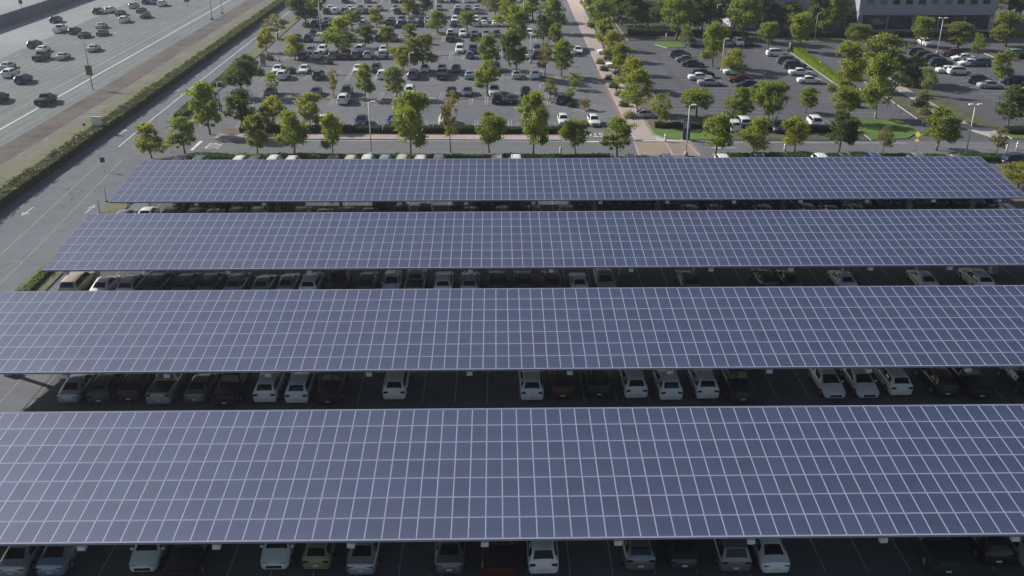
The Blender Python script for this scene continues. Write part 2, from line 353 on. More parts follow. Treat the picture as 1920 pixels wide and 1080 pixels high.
# brick sidewalks along the cross road, walkway, crossing
def pav(name, pts, m, h=.12): return struct(slab(name, pts, -.02, h, m, M['concrete']))
pav('brick_sidewalk', [(-43.8, 145.2), (11.2, 143.6), (11.2, 146.2), (-43.8, 147.9)], M['pave'])
pav('walkway', [(21.0, 143.5), (24.2, 143.5), (24.0, 205), (25.6, 330), (21.6, 330), (20.7, 205)], M['pave'])
strips('red_kerb_line', [(20.5, 150, 20.5, 200)], .35, .004, M['red_mark'])
sheet('brick_crossing', [(20.4, 135.4), (29.6, 135.0), (29.6, 142.4), (20.8, 142.8)], .004, M['brick'])
strips('crossing_bands', [(20.9, y, 25.2, y - .15) for y in (136.6, 138.3, 140.0, 141.6)], .7, .010, M['brickband'])
strips('crossing_edge_lines', [(20.5, 135.4, 20.9, 142.8), (25.5, 135.4, 25.5, 142.4), (29.4, 135.2, 28.6, 142.4)], .3, .010, M['pave'])
pav('kerb_ramp', [(22.3, 143.5), (24.2, 146.3), (25.6, 143.9), (29.6, 143.2), (29.6, 142.4), (22.0, 142.7)], M['concrete'], .08)
# verges
def bed(name, pts, m, h=.13): return struct(slab(name, pts, -.02, h, m, M['concrete']))
bed('grass_strip', [(-45, 131.9), (16.6, 131.5), (16.6, 136.2), (-45, 137.2)], M['drygrass'])
bed('grass_strip', [(31.5, 131.5), (64.2, 131.0), (64.2, 135.2), (31.5, 136.0)], M['drygrass'])
bed('grass_strip', [(66, 131.0), (84, 129.4), (84, 133.2), (66, 135.0)], M['drygrass'])
bed('planting_strip', [(-43.8, 147.9), (11.2, 146.2), (11.2, 149.8), (-43.8, 151.3)], M['mulch'])
bed('lawn', [(24.4, 146.6), (25.8, 144.2), (29.8, 143.5), (33.6, 143.4), (33.6, 150.6), (24.4, 151.4)], M['grass'])
bed('planting_strip', [(33.6, 143.4), (57.0, 142.9), (57.0, 150.2), (33.6, 150.6)], M['darkgreen'])
bed('lawn', [(57.2, 142.9), (63.2, 143.8), (66.6, 147.8), (66.4, 155.4), (57.6, 156)], M['grass'])
bed('planting_strip', [(24.4, 151.5), (28.4, 151.2), (29.4, 205), (30.6, 262), (25.9, 262), (24.3, 205)], M['mulch'])
bed('pink_pavement', [(74.0, 156), (76.4, 156), (77.0, 182), (74.9, 182)], M['pave'])
bed('planting_strip', [(76.5, 150), (80.5, 150), (81.2, 200), (77.1, 200)], M['darkgreen'])
pav('concrete_path', [(76.6, 144.4), (79.0, 144.4), (79.0, 149.8), (74.6, 155.4), (73.2, 154.4)], M['concrete'])
bed('lawn', [(79.2, 143.4), (96, 142), (96, 148.6), (79.4, 149.6)], M['grass'])
bed('lime_bed', [(64.6, 180), (67.4, 180), (68.4, 220), (65.4, 220)], M['grass'])
bed('planting_strip', [(69.6, 156), (73, 156), (74.0, 200), (71.6, 200)], M['darkgreen'])
bed('lawn', [(36.6, 226.4), (38.6, 222), (43, 222.6), (43, 229), (37.6, 230)], M['grass'])
bed('planting_strip', [(31, 232), (62, 230.4), (62, 246), (31, 300)], M['shadebed'])
bed('lawn', [(70.6, 228.6), (84, 228.6), (84, 233), (70.6, 233)], M['grass'])
bed('planting_strip', [(62, 234), (128, 234), (128, 238), (62, 238)], M['shadebed'])
bed('planting_strip', [(-54.4, 156), (-51.6, 156), (-54.0, 330), (-56.2, 330)], M['drygrass'])
bed('planter_island', [(-48, 62), (-44.6, 62), (-46.0, 116), (-48.8, 116)], M['drygrass'])
bed('planter_island', [(62.6, 84), (66.6, 84), (66.6, 122), (62.6, 124)], M['mulch'])
bed('planting_strip', [(108, 205), (150, 200), (150, 214), (108, 216)], M['mulch'])
pav('concrete_path', [(120, 262), (150, 256), (150, 258.5), (120, 265)], M['concrete'], .1)

# stall markings ------------------------------------------------------
ROWS = [172.0, 193.0, 214.0, 235.5, 257.5, 280.0, 302.5]
seg = []; stops = bmesh.new()
for yc in ROWS:
    x = -46.0
    while x < 10:
        for dx in (-.22, .22): seg += [(x + dx, yc - 5.2, x + dx, yc + 5.2)]
        box(stops, x + .45, x + 2.3, yc - .42, yc - .27, 0, .11); box(stops, x + .45, x + 2.3, yc + .27, yc + .42, 0, .11)
        x += 2.75
x = -42
while x < 11:
    for dx in (-.22, .22): seg.append((x + dx, 151.4, x + dx, 156.2))
    x += 2.75
strips('far_stall_lines', seg, .09, .004, M['worn_mark'])
struct(bm_obj('wheel_stops', stops, M['wheelstop']))
YB = [44.78, 65.01, 85.19, 105.21]; DEP = 12.2; ZB = 3.6; ZT = 4.87
seg = []
for yb in YB:
    mid = yb + 6.2; x = -42.3
    while x < 61: seg.append((x, mid - 5.2, x, mid + 5.2)); x += 2.583
x = -42.3
while x < 61: seg.append((x, 125.4, x, 130.2)); x += 2.583
strips('solar_stall_lines', seg, .10, .004, M['faint_mark'])
seg = []
for xc in (40.5, 59.8):
    y = 158
    while y < 222: seg.append((xc - 5 if xc < 50 else xc - 2.2, y, xc + 5 if xc < 50 else xc + 4.6, y)); y += 2.75
y = 158
while y < 215: seg += [(29.6, y, 34.2, y), (88.4, y, 98.4, y)]; y += 2.75
x = 35
while x < 56: seg.append((x, 151, x, 156)); x += 2.75
strips('right_stall_lines', seg, .11, -.006, M['worn_mark'])

# ------------------------------------------------------------------ solar canopies
def panel_geo(x, r, yb):
    """corner points of one module on the tilted roof"""
    L_ = DEP / 7; y0 = yb + r * L_ + .012; y1 = yb + (r + 1) * L_ - .012; x0 = x + .006; x1 = x + .994
    zz = lambda y: ZB + (ZT - ZB) * (y - yb) / DEP
    bx, by = .030, .038
    P = [(x0, y0), (x1, y0), (x1, y1), (x0, y1), (x0 + bx, y0 + by), (x1 - bx, y0 + by), (x1 - bx, y1 - by), (x0 + bx, y1 - by)]
    vs = [(a, b, zz(b)) for a, b in P[:4]] + [(a, b, zz(b) - .006) for a, b in P[4:]] + [(a, b, zz(b) - .04) for a, b in P[:4]]
    fs = [(4, 5, 6, 7), (0, 1, 5, 4), (2, 3, 7, 6), (1, 2, 6, 5), (3, 0, 4, 7), (8, 9, 1, 0), (9, 10, 2, 1), (10, 11, 3, 2), (11, 8, 0, 3), (11, 10, 9, 8)]
    mi = [0, 1, 1, 2, 2, 1, 1, 1, 1, 1]
    return vs, fs, mi
def tint_attr(o, cols):
    at_ = o.data.color_attributes.new('tint', 'FLOAT_COLOR', 'POINT'); at_.data.foreach_set('color', cols)
def pcol(c): return [q for a in (1, 1, 0, 0, 1, 1, 0, 0, 1, 1, 0, 0) for q in (*c, a)]
CNAME = ['nearest', 'second nearest', 'third nearest', 'farthest']
XL = [-42.0, -44.0, -43.66, -44.64]
PM = [M['solar'], M['alu'], M['alu_long']]
for ci, yb in enumerate(YB):
    xs0 = XL[ci]; n = int(round(60.9 - xs0)); 
    xoff = (1.15, 1.75, 1.34, 1.36)[ci] % 1.0
    xs0 = math.floor(xs0) + xoff - (1 if xoff > .5 and ci == 0 else 0)
    root = thing('solar_canopy', ['long tilted solar panel roof nearest the viewer, across the bottom of the picture', 'long tilted solar panel roof second from the bottom, cars showing below its edge',
                                  'long tilted solar panel roof third from the bottom, its left end inside the picture', 'farthest long tilted solar panel roof, beside the tree lined cross road'][ci],
                 'solar canopy', (xs0 + n / 2, yb + 6.2, 0), 0, 'solar canopies over the parked cars')
    ox, oy = xs0 + n / 2, yb + 6.2
    cells = []
    for i in range(n):
        for r in range(7):
            cx, cyy = xs0 + i + .5, yb + (r + .5) * DEP / 7
            u, v = pj(cx, cyy, 4.1); vis = -20 < u < 1940 and -20 < v < 1100
            cells.append((0 if vis else 1, cx * cx + cyy * cyy, xs0 + i, r))
    cells.sort()
    rv, rf, rm, rc = [], [], [], []
    rr = random.Random(40 + ci)
    for k, (_, _, x, r) in enumerate(cells):
        vs, fs, mi = panel_geo(x, r, yb)
        c = (max(0, min(1, .5 + rr.gauss(0, .34))), max(0, min(1, .5 + rr.gauss(0, .22))), rr.random())
        vs = [(a - ox, b - oy, z) for a, b, z in vs]
        if k < 100:
            o = py_obj('solar_panel', vs, fs, PM, root, mi); tint_attr(o, pcol(c))
        else:
            b = len(rv); rv += vs; rf += [tuple(q + b for q in f) for f in fs]; rm += mi; rc += pcol(c)
    o = py_obj('solar_panels', rv, rf, PM, root, rm); tint_attr(o, rc); o['kind'] = 'stuff'
    # purlins under the modules
    sl_ = (ZT - ZB) / DEP
    for r in range(8):
        bm = bmesh.new(); y = yb + r * DEP / 7 + (.12 if r == 0 else -.12 if r == 7 else 0); z = ZB + sl_ * (y - yb)
        box(bm, -n / 2 + .05, n / 2 - .05, y - oy - .05, y - oy + .05, z - .24, z - .05)
        bm_obj('purlin', bm, M['steel'], root)
    for side, y in ((0, yb - .05), (1, yb + DEP + .05)):
        bm = bmesh.new(); z = ZB + sl_ * (y - yb)
        box(bm, -n / 2, n / 2, y - oy - .03, y - oy + .03, z - .13, z + .012)
        bm_obj('edge_trim', bm, M['alu'], root)
    k = 0; x = -n / 2 + 2.2
    while x < n / 2:
        bm = bmesh.new()
        vs = []
        for sx in (-.1, .1):
            for (y, d) in ((yb + .35, .30), (yb + DEP / 2, .55), (yb + DEP - .35, .30)):
                z = ZB + sl_ * (y - yb) - .245
                vs.append((bm.verts.new((x + sx, y - oy, z)), bm.verts.new((x + sx, y - oy, z - d))))
        for a, b in ((0, 1), (1, 2)):
            bm.faces.new((vs[a][0], vs[a][1], vs[b][1], vs[b][0])); bm.faces.new((vs[a + 3][0], vs[b + 3][0], vs[b + 3][1], vs[a + 3][1]))
            bm.faces.new((vs[a][1], vs[a + 3][1], vs[b + 3][1], vs[b][1])); bm.faces.new((vs[a][0], vs[b][0], vs[b + 3][0], vs[a + 3][0]))
        for a in (0, 2): bm.faces.new((vs[a][0], vs[a + 3][0], vs[a + 3][1], vs[a][1]))
        bm_obj('beam', bm, M['steel'], root)
        bm = bmesh.new(); box(bm, x - .16, x + .16, -.16, .16, .75, ZB + sl_ * 6.1 - .78); box(bm, x - .34, x + .34, -.34, .34, -.02, .75, 1)
        bm_obj('column', bm, [M['steel'], M['concrete']], root)
        bm = bmesh.new(); y = yb + .30 - oy; box(bm, x - .22, x + .22, y - .34, y, ZB - .58, ZB - .27)
        bm_obj('light_fixture', bm, M['white_metal'], root)
        x += 7.75; k += 1

# ------------------------------------------------------------------ vehicles
def car_proto(kind):
    #            L    W    rows: (s, zbelt, ztop, w, wt) s = distance from nose as share of length
    if kind == 'sedan':
        L, W = 4.75, 1.84
        st = [(0, .56, .60, .60, .55), (.015, .62, .66, .74, .66), (.06, .70, .74, .87, .76), (.26, .88, .94, .915, .80), (.42, .92, 1.40, .92, .62), (.56, .93, 1.455, .92, .61), (.70, .94, 1.39, .92, .60), (.86, .95, 1.02, .90, .76), (.965, .92, .98, .84, .74), (.99, .80, .84, .76, .68), (1, .62, .64, .66, .6)]
        ws, roof, rear, rend = 3, 4, 6, 7
    elif kind == 'hatchback':
        L, W = 4.15, 1.78
        st = [(0, .58, .62, .60, .55), (.015, .66, .70, .74, .66), (.07, .76, .80, .86, .74), (.25, .93, 1.0, .885, .78), (.42, .96, 1.46, .89, .61), (.60, .97, 1.51, .89, .60), (.84, .99, 1.43, .88, .58), (.955, .99, 1.06, .85, .70), (.985, .84, .88, .78, .70), (1, .62, .64, .68, .6)]
        ws, roof, rear, rend = 3, 4, 6, 7
    elif kind == 'SUV':
        L, W = 4.72, 1.90
        st = [(0, .66, .70, .66, .6), (.012, .80, .84, .78, .70), (.05, .92, .97, .90, .78), (.25, 1.06, 1.12, .945, .82), (.385, 1.08, 1.62, .95, .66), (.58, 1.09, 1.70, .95, .66), (.87, 1.11, 1.63, .94, .64), (.965, 1.12, 1.18, .91, .78), (.988, .92, .96, .86, .78), (1, .66, .68, .76, .7)]
        ws, roof, rear, rend = 3, 4, 6, 7
    elif kind == 'van':
        L, W = 5.05, 1.98
        st = [(0, .64, .68, .66, .6), (.012, .76, .80, .80, .72), (.05, .88, .94, .92, .80), (.18, 1.02, 1.10, .98, .86), (.35, 1.05, 1.68, .985, .70), (.58, 1.06, 1.76, .985, .71), (.90, 1.08, 1.70, .975, .69), (.972, 1.09, 1.16, .95, .82), (.99, .90, .94, .88, .80), (1, .64, .66, .80, .74)]
        ws, roof, rear, rend = 3, 4, 6, 7
    else:
        L, W = 5.65, 2.0
        st = [(0, .72, .76, .74, .68), (.01, .90, .94, .88, .80), (.04, 1.02, 1.07, .96, .84), (.24, 1.14, 1.20, .995, .88), (.34, 1.16, 1.80, 1.0, .70), (.46, 1.17, 1.86, 1.0, .70), (.585, 1.18, 1.80, .995, .70), (.615, 1.18, 1.22, .99, .90), (.96, 1.18, 1.21, .99, .92), (.985, 1.15, 1.18, .96, .90), (1, .74, .76, .90, .84)]
        ws, roof, rear, rend = 3, 4, 6, 7
    def sec(i):
        s, zb, zt, w_, wt = st[i]; y = (s - .5) * L
        e = min(1, min(i, len(st) - 1 - i) / 2); z0 = .24 + .10 * (1 - e)
        return [(w_ * .88, y, z0), (w_ * .985, y, z0 + .14), (w_, y, .30 + zb * .38), (w_ * .985, y, zb - .04), (w_ * .93, y, zb + .012), (wt + .015, y, zt - .05), (wt * .86, y, zt - .008), (wt * .45, y, zt + .012), (0, y, zt + .018)]
    secs = [sec(i) for i in range(len(st))]
    def P(f, j, side=1):
        i = int(min(len(st) - 2, math.floor(f))); t = f - i
        a, b = secs[i][j], secs[i + 1][j]
        return Vector((side * (a[0] + (b[0] - a[0]) * t), a[1] + (b[1] - a[1]) * t, a[2] + (b[2] - a[2]) * t))
    root = thing(kind.lower() + '_car' if kind not in ('van', 'pickup') else {'van': 'minivan', 'pickup': 'pickup_truck'}[kind], 'car', 'car')
    bm = bmesh.new(); rings = []
    for s_ in secs:
        pts = [(-p[0], p[1], p[2]) for p in s_] + [p for p in s_[-2::-1]]
        rings.append([bm.verts.new(p) for p in pts])
    m_ = len(rings[0])
    for a, b in zip(rings, rings[1:]):
        for j in range(m_ - 1): bm.faces.new((a[j], a[j + 1], b[j + 1], b[j]))
        bm.faces.new((a[m_ - 1], a[0], b[0], b[m_ - 1]))
    bm.faces.new(rings[0]); bm.faces.new(rings[-1][::-1])
    bmesh.ops.recalc_face_normals(bm, faces=bm.faces)
    # side mirrors
    for sd_ in (-1, 1):
        q = P(ws + .35, 4, sd_); box(bm, q.x + (.02 if sd_ > 0 else -.20), q.x + (.20 if sd_ > 0 else -.02), q.y - .06, q.y + .05, q.z + .02, q.z + .16)
    body = bm_obj('body', bm, [PAINT['w'][1]], root, smooth=38); body.material_slots[0].link = 'OBJECT'; body.material_slots[0].material = PAINT['w'][1]
    def patch(name, rows, m):
        bm = bmesh.new(); V = [[bm.verts.new(p) for p in r] for r in rows]
        for a, b in zip(V, V[1:]):
            for j in range(len(a) - 1): bm.faces.new((a[j], a[j + 1], b[j + 1], b[j]))
        bm.normal_update()
        c = Vector((0, 0, .8)); f0 = list(bm.faces)
        if sum((f.calc_center_median() - c).dot(f.normal) for f in f0) < 0: bmesh.ops.reverse_faces(bm, faces=f0); bm.normal_update()
        top = {v: v.normal.copy() for v in bm.verts}
        ret = bmesh.ops.extrude_face_region(bm, geom=f0)
        nv = [g for g in ret['geom'] if isinstance(g, bmesh.types.BMVert)]
        for v in nv:
            v.co += v.normal * .012 if v.normal.length > 0 else Vector()
        for v in top: v.co -= top[v] * .01
        bmesh.ops.recalc_face_normals(bm, faces=bm.faces)
        return bm_obj(name, bm, m, root)
    def across(f, k=.96): return [P(f, 6, -1) * 1, P(f, 7, -1), P(f, 8), P(f, 7, 1), P(f, 6, 1)] if k == 1 else [Vector((p.x * k, p.y, p.z)) for p in (P(f, 6, -1), P(f, 7, -1), P(f, 8), P(f, 7, 1), P(f, 6, 1))]
    patch('windshield', [across(ws + .06 + (roof - ws) * t * .90, .985) for t in (0, .33, .66, 1)], M['glass'])
    patch('rear_window', [across(rear + .08 + (rend - rear) * t * .80, .93) for t in (0, .5, 1)], M['glass'])
    for sd_ in (-1, 1):
        rows = []
        for f in ([ws + .42, ws + .7, roof + 0., roof + 1, rear - .08, rear + .32] if kind != 'pickup' else [ws + .4, ws + .7, roof + 0., roof + .5, roof + 1, rear - .15]):
            a, b = P(f, 4, sd_), P(f, 5, sd_); rows.append([a.lerp(b, .10), a.lerp(b, .90)])
        patch('side_window', rows, M['glass'])
        hw = secs[2][2][0]
        # lamps
        f = bmesh.new(); q = P(1.45, 4, sd_); s0 = -1 if sd_ < 0 else 1
        y0 = -L / 2; box(f, min(q.x - s0 * .02, q.x - s0 * .40), max(q.x - s0 * .02, q.x - s0 * .40), y0 + .05, y0 + .34, q.z - .14, q.z + .012); bm_obj('headlight', f, M['headlight'], root)
        f = bmesh.new(); q = P(len(st) - 2.5, 4, sd_); y1 = L / 2
        box(f, min(q.x, q.x - s0 * .34) + .0, max(q.x, q.x - s0 * .34), y1 - .22, y1 - .035, q.z - .22, q.z - .03); bm_obj('taillight', f, M['taillight'], root)
    # grille, number plate
    f = bmesh.new(); box(f, -.48, .48, -L / 2 - .012, -L / 2 + .10, .40, .60); bm_obj('grille', f, M['black_plastic'], root)
    f = bmesh.new(); box(f, -.17, .17, L / 2 - .05, L / 2 + .02, .52, .64); bm_obj('number_plate', f, M['plate'], root)
    if kind == 'SUV':
        for sd_ in (-1, 1):
            f = bmesh.new(); tube(f, (sd_ * .56, -L * .06, 1.735), (sd_ * .56, L * .34, 1.715), .02, .02, 6); bm_obj('roof_rail', f, M['steel'], root)
    if kind == 'pickup':
        f = bmesh.new(); box(f, -.80, .80, L * .125, L * .455, 1.10, 1.243); bm_obj('cargo_bed', f, M['black_plastic'], root)
    r = .34 if kind in ('sedan', 'hatchback', 'van') else .385
    for sy in (-.31, .295):
        for sd_ in (-1, 1):
            f = bmesh.new(); x1 = sd_ * (W / 2 - .005 + .02); x0 = sd_ * (W / 2 - .24)
            y = sy * L
            tube(f, (x0, y, r), (x1, y, r), r, r * .97, 18); tube(f, (x1 - sd_ * .02, y, r), (x1 + sd_ * .006, y, r), r * .64, r * .60, 14, 1)
            bm_obj('wheel', f, [M['tyre'], M['rim']], root)
    return root
KINDS = {'S': 'sedan', 'H': 'hatchback', 'U': 'SUV', 'V': 'van', 'P': 'pickup'}
PROTO = {k: car_proto(v) for k, v in KINDS.items()}
USED = set()
KWORD = {'S': 'sedan', 'H': 'hatchback', 'U': 'SUV', 'V': 'minivan', 'P': 'pickup truck'}
def put_car(k, colour, X, Y, rz, label, group):
    if k not in USED: o = PROTO[k]; o.location = (X, Y, 0); o.rotation_euler = (0, 0, rz); USED.add(k)
    else: o = dup(PROTO[k], (X, Y, 0), rz)
    for c in o.children:
        if c.name.split('.')[0] == 'body': c.material_slots[0].link = 'OBJECT'; c.material_slots[0].material = PAINT[colour][1]
    tag(o, label, 'pickup truck' if k == 'P' else 'minivan' if k == 'V' else 'car', group); return o
def car_row(items, where, group, how='left'):
    """items: (key for ordering, kind, colour, X, Y, rz)"""
    items = sorted(items, key=lambda q: q[0]); cnt = {}; tot = {}
    for it in items: tot[(it[1], it[2])] = tot.get((it[1], it[2]), 0) + 1
    for it in items:
        key = (it[1], it[2]); i = cnt.get(key, 0); cnt[key] = i + 1
        nm = f'{PAINT[it[2]][0]} {KWORD[it[1]]} {where}'
        if tot[key] > 1: nm += f', {ORD[i]} such from {how}'
        else: nm = 'only ' + nm
        put_car(it[1], it[2], it[3], it[4], it[5], nm, group)
def parse(s): return [(float(t.split(':')[0]), t.split(':')[1]) for t in s.split()]
rj = random.Random(5)
def depth_row(s, Yc, where, group, front=None):
    """s: 'px:KCf'  K kind, C colour, f/b = nose or tail to the viewer"""
    its = []
    for px, code in parse(s):
        y = Yc + rj.uniform(-.25, .25); f = code[2] if len(code) > 2 else front
        its.append((px, code[0], code[1], xat(px, y, .8), y, (0 if f == 'f' else math.pi) + rj.uniform(-.02, .02)))
    car_row(its, where, group)
# under the canopies: the row along the near edge of each roof
G1 = 'cars parked under the solar canopies'
depth_row('50:Ssb 120:Slb 285:Hwf 362:Pkb 525:Hwf 603:Hyb 685:Ssb 845:Sgb 935:Prb 1015:Uwb 1193:Ugb 1273:Sdb 1365:Vgb 1437:Swb 1745:Peb 1840:Ukb 1912:Ssb', YB[0] + 3.25, 'under the nearest solar canopy', G1)
depth_row('147:Ssb 203:Udb 258:Ukb 317:Psb 380:Sgb 437:Pkb 507:Uwb 565:Uwb 624:Pkb 744:Uwb 996:Uwb 1053:Urb 1120:Ukb 1186:Uwb 1250:Uwb 1317:Uwb 1380:Pdb 1550:Swf 1612:Swf 1670:Uwb 1755:Ukb 1812:Pkb 1912:Snb', YB[1] + 3.25, 'under the second nearest canopy', G1)
depth_row('144:Vtb 197:Swb 249:Usb 299:Ukb 352:Ukb 397:Udb 447:Ugb 495:Ssb 541:Ssb 585:Uwb 637:Pkb 690:Unb 735:Swf 780:Ptb 832:Uwb 881:Usb 932:Ukb 981:Ukb 1033:Urb 1085:Swb 1133:Usf 1288:Udb 1432:Udb 1478:Sdb 1580:Swb 1730:Swb 1830:Uwb', YB[2] + 3.25, 'under the third nearest canopy', G1)
depth_row('234:Sgb 275:Swf 323:Ukb 367:Udb 402:Ssb 445:Udb 485:Ulb 567:Ugb 607:Sgb 647:Udb 692:Sdb 755:Pdb 797:Pkb 882:Ukb 942:Ukb 1000:Udb 1063:Ukb 1295:Ukb 1342:Ukb 1432:Udb 1512:Udb 1556:Sgb 1602:Ukb 1882:Ugb', YB[3] + 3.25, 'under the farthest canopy', G1)
# dark cars of the rear row under the farthest canopy, only their tops showing through the gap
its = []; yr = YB[3] + 8.9
for i, px in enumerate((345, 381, 416, 452, 487, 522, 716, 862, 897, 932, 968, 1078, 1113, 1149, 1184, 1220, 1256, 1309, 1344, 1380, 1415, 1450, 1486, 1521, 1557, 1610, 1645, 1681, 1716, 1752, 1787, 1823, 1858)):
    its.append((px, ('U', 'S', 'U', 'P', 'U', 'V', 'S')[(i * 5 + i // 4) % 7], ('k', 'd', 'k', 'g', 'n', 'd')[(i * 7 + i // 3) % 6], xat(px, yr, .8), yr, rj.uniform(-.02, .02)))
car_row(its, 'in rear row under the farthest canopy', G1)
# row beyond the farthest canopy, only roofs showing
depth_row('335:Udf 372:Ugf 447:Uwf 476:Ugf 511:Uwf 546:Uwf 623:Udf 656:Ucf 688:Uwf 721:Ulf 753:Ucf 788:Uwf 823:Ugf 932:Ucf 968:Uwf 1184:Udf 1252:Upf 1357:Uwf 1424:Ukf 1541:Uwf 1586:Udf 1642:Ubf 1722:Ugf', 129.0, 'beyond the farthest canopy by the grass strip', 'cars parked along the grass strip')
# far left car park
G2 = 'cars in the far car park'
depth_row('488:Sgf 607:Swf 677:Snf 737:Sbf 834:Uwf 990:Uwf 1056:Hwf', 154.2, 'in first row behind the long hedge', G2)
depth_row('645:Uwb 757:Usb 932:Ukb 958:Snb 1050:Udb', 169.2, 'in second row beyond the long hedge', G2)
depth_row('507:Sdf 592:Sdf 650:Uef 768:Uwf 846:Snf 876:Spf 927:Pwf 986:Snf', 175.4, 'in third row beyond the long hedge', G2)
depth_row('531:Uwb 597:Udb 717:Uwb 775:Vpb 829:Pnb 880:Slb 968:Ssb 1003:Swb', 190.2, 'in fourth row beyond the long hedge', G2)
depth_row('521:Swf 571:Swf 672:Swf 705:Udf 797:Swf 829:Ssf 855:Sef 930:Uaf', 196.4, 'in fifth row beyond the long hedge', G2)
depth_row('570:Unb 596:Usb 626:Ugb 648:Pob 668:Upb 690:Usb 716:Slb 739:Slb 881:Hpb 951:Sbb 986:Swb 1007:Udb', 211.2, 'in sixth row beyond the long hedge', G2)
depth_row('560:Uwf 582:Sgf 605:Uwf 674:Uwf 719:Hwf 862:Vwf 887:Pnf 1007:Ulf', 217.6, 'in seventh row beyond the long hedge', G2)
depth_row('556:Udb 579:Udb 600:Pwb 657:Ukb 711:Unb 738:Ugb 845:Pkb 889:Udb 912:Sab 948:Snb', 232.8, 'in eighth row beyond the long hedge', G2)
depth_row('588:Ukf 716:Hwf 845:Uwf 868:Uwf 889:Sgf 911:Slf 931:Sdf 993:Uwf', 238.8, 'in ninth row beyond the long hedge', G2)
depth_row('591:Udb 612:Sdb 681:Ulb 731:Pkb 752:Vpb 770:Sdb 790:Unb 809:Usb 851:Sdb 893:Uwb 908:Swb 929:Swb 945:Swb', 254.8, 'in tenth row beyond the long hedge', G2)
depth_row('592:Usf 612:Sgf 632:Swf 677:Hwf 715:Swf 733:Sgf 753:Upf 771:Sgf 791:Sdf 812:Usf 853:Uwf 892:Uwf 908:Sgf 929:Sgf 986:Snf', 260.8, 'in eleventh row beyond the long hedge', G2)
depth_row('613:Udb 629:Uwb 647:Unb 664:Ulb 687:Snb 746:Udb 779:Ukb 858:Uab 877:Ukb 894:Usb 941:Udb', 277.2, 'in twelfth row beyond the long hedge', G2)
depth_row('620:Swf 656:Swf 676:Sgf 693:Ssf 711:Sgf 741:Ssf 780:Ssf 823:Sgf 858:Swf 877:Sgf 894:Ssf 941:Ssf', 283.2, 'in thirteenth row beyond the long hedge', G2)
depth_row('648:Ukb 690:Ugb 740:Udb 757:Ukb 826:Ugb 850:Snb 876:Uwb 901:Udb 970:Uwb', 299.8, 'in last row at the top edge', G2)
X, Y = at(1113, 233); put_car('H', 'w', X, Y, R(3), 'white hatchback driving up to the STOP lettering on the exit lane', 'cars driving through the car park')
X, Y = at(1083, 99); put_car('S', 'w', X, Y, R(2), 'white sedan driving on the lane beside the pink walkway', 'cars driving through the car park')
# right-hand car parks: cars parked across, tails to the left
def cross_row(s, where, group, x_of):
    its = []
    for t in s.split():
        px, py, code = t.split(':'); X, Y = at(float(px), float(py), .7)
        its.append((Y, code[0], code[1], X, Y, (R(90) if code[2] == 'r' else R(-90)) + rj.uniform(-.03, .03)))
    car_row(its, where, group, 'the front')
G3 = 'cars in the right hand car parks'
cross_row('1140:96:Uwl 1152:107:Udl 1157:121:Uwl 1170:134:Snl 1186:146:Udl 1206:213:Ssl', 'under the trees beside the pink walkway', G3, None)
cross_row('1275:101:Upr 1288:110:Sgr 1299:118:Ser 1317:138:Unr 1313:143:Swr 1331:153:Ssr 1378:133:Uwl 1388:147:Srl 1402:157:Snl 1420:168:Udl', 'in middle row of the right car park', G3, None)
cross_row('1457:99:Uwr 1477:113:Upr 1490:122:Udr 1501:134:Swr 1518:149:Swr', 'in the row against the lime green hedge', G3, None)
cross_row('1722:97:Udr 1737:104:Ukr 1752:110:Unr 1764:117:Unr 1778:130:Swr 1799:133:Uwr 1786:99:Url 1805:107:Swl 1815:117:Hwl 1835:117:Ual 1836:149:Udr 1857:158:Ssr 1900:150:Unl 1908:100:Usr 1912:300:Unr', 'in the far right car park', G3, None)
its = []
for px, py, code in ((1375, 234, 'Uwb'), (1393, 228, 'Vwb'), (1455, 236, 'Udf'), (1468, 232, 'Uwf'), (1530, 229, 'Uwf'), (1365, 78, 'Slf'), (1385, 78, 'Uwf'), (1298, 79, 'Uef'), (1402, 78, 'Unf'), (1735, 79, 'Uwf')):
    X, Y = at(px, py, .8); its.append((px, code[0], code[1], X, Y, 0 if code[2] == 'f' else math.pi))
car_row(its[:5], 'nose-in at front edge of right car park', G3)
car_row(its[5:], 'at the back of right car parks before the offices', G3)
# freeway traffic, driving away
its = []
for px, py, code in ((105, 36, 'Ud'), (113, 54, 'Pw'), (140, 57, 'Ud'), (158, 64, 'Se'), (65, 82, 'Ud'), (80, 91, 'Sw'), (78, 105, 'Pk'), (118, 104, 'Ss'), (176, 89, 'Ss'), (190, 47, 'Ss'), (192, 60, 'Sd'),
                     (184, 20, 'Uo'), (207, 18, 'Uw'), (226, 23, 'Sd'), (233, 36, 'Uw'), (251, 10, 'Us'), (265, 18, 'Sd'), (273, 28, 'Sd'), (275, 2, 'Ud'), (291, 3, 'Sb'), (304, 6, 'Uw'), (14, 122, 'Ss'), (20, 136, 'Uw'), (44, 147, 'Un'), (86, 186, 'Pk'), (-2, 182, 'Uk')):
    X, Y = at(px, py, .75); its.append((px, code[0], code[1], X, Y, math.pi + R(.8) + rj.uniform(-.01, .01)))
car_row(its, 'driving on the freeway', 'cars driving on the freeway')

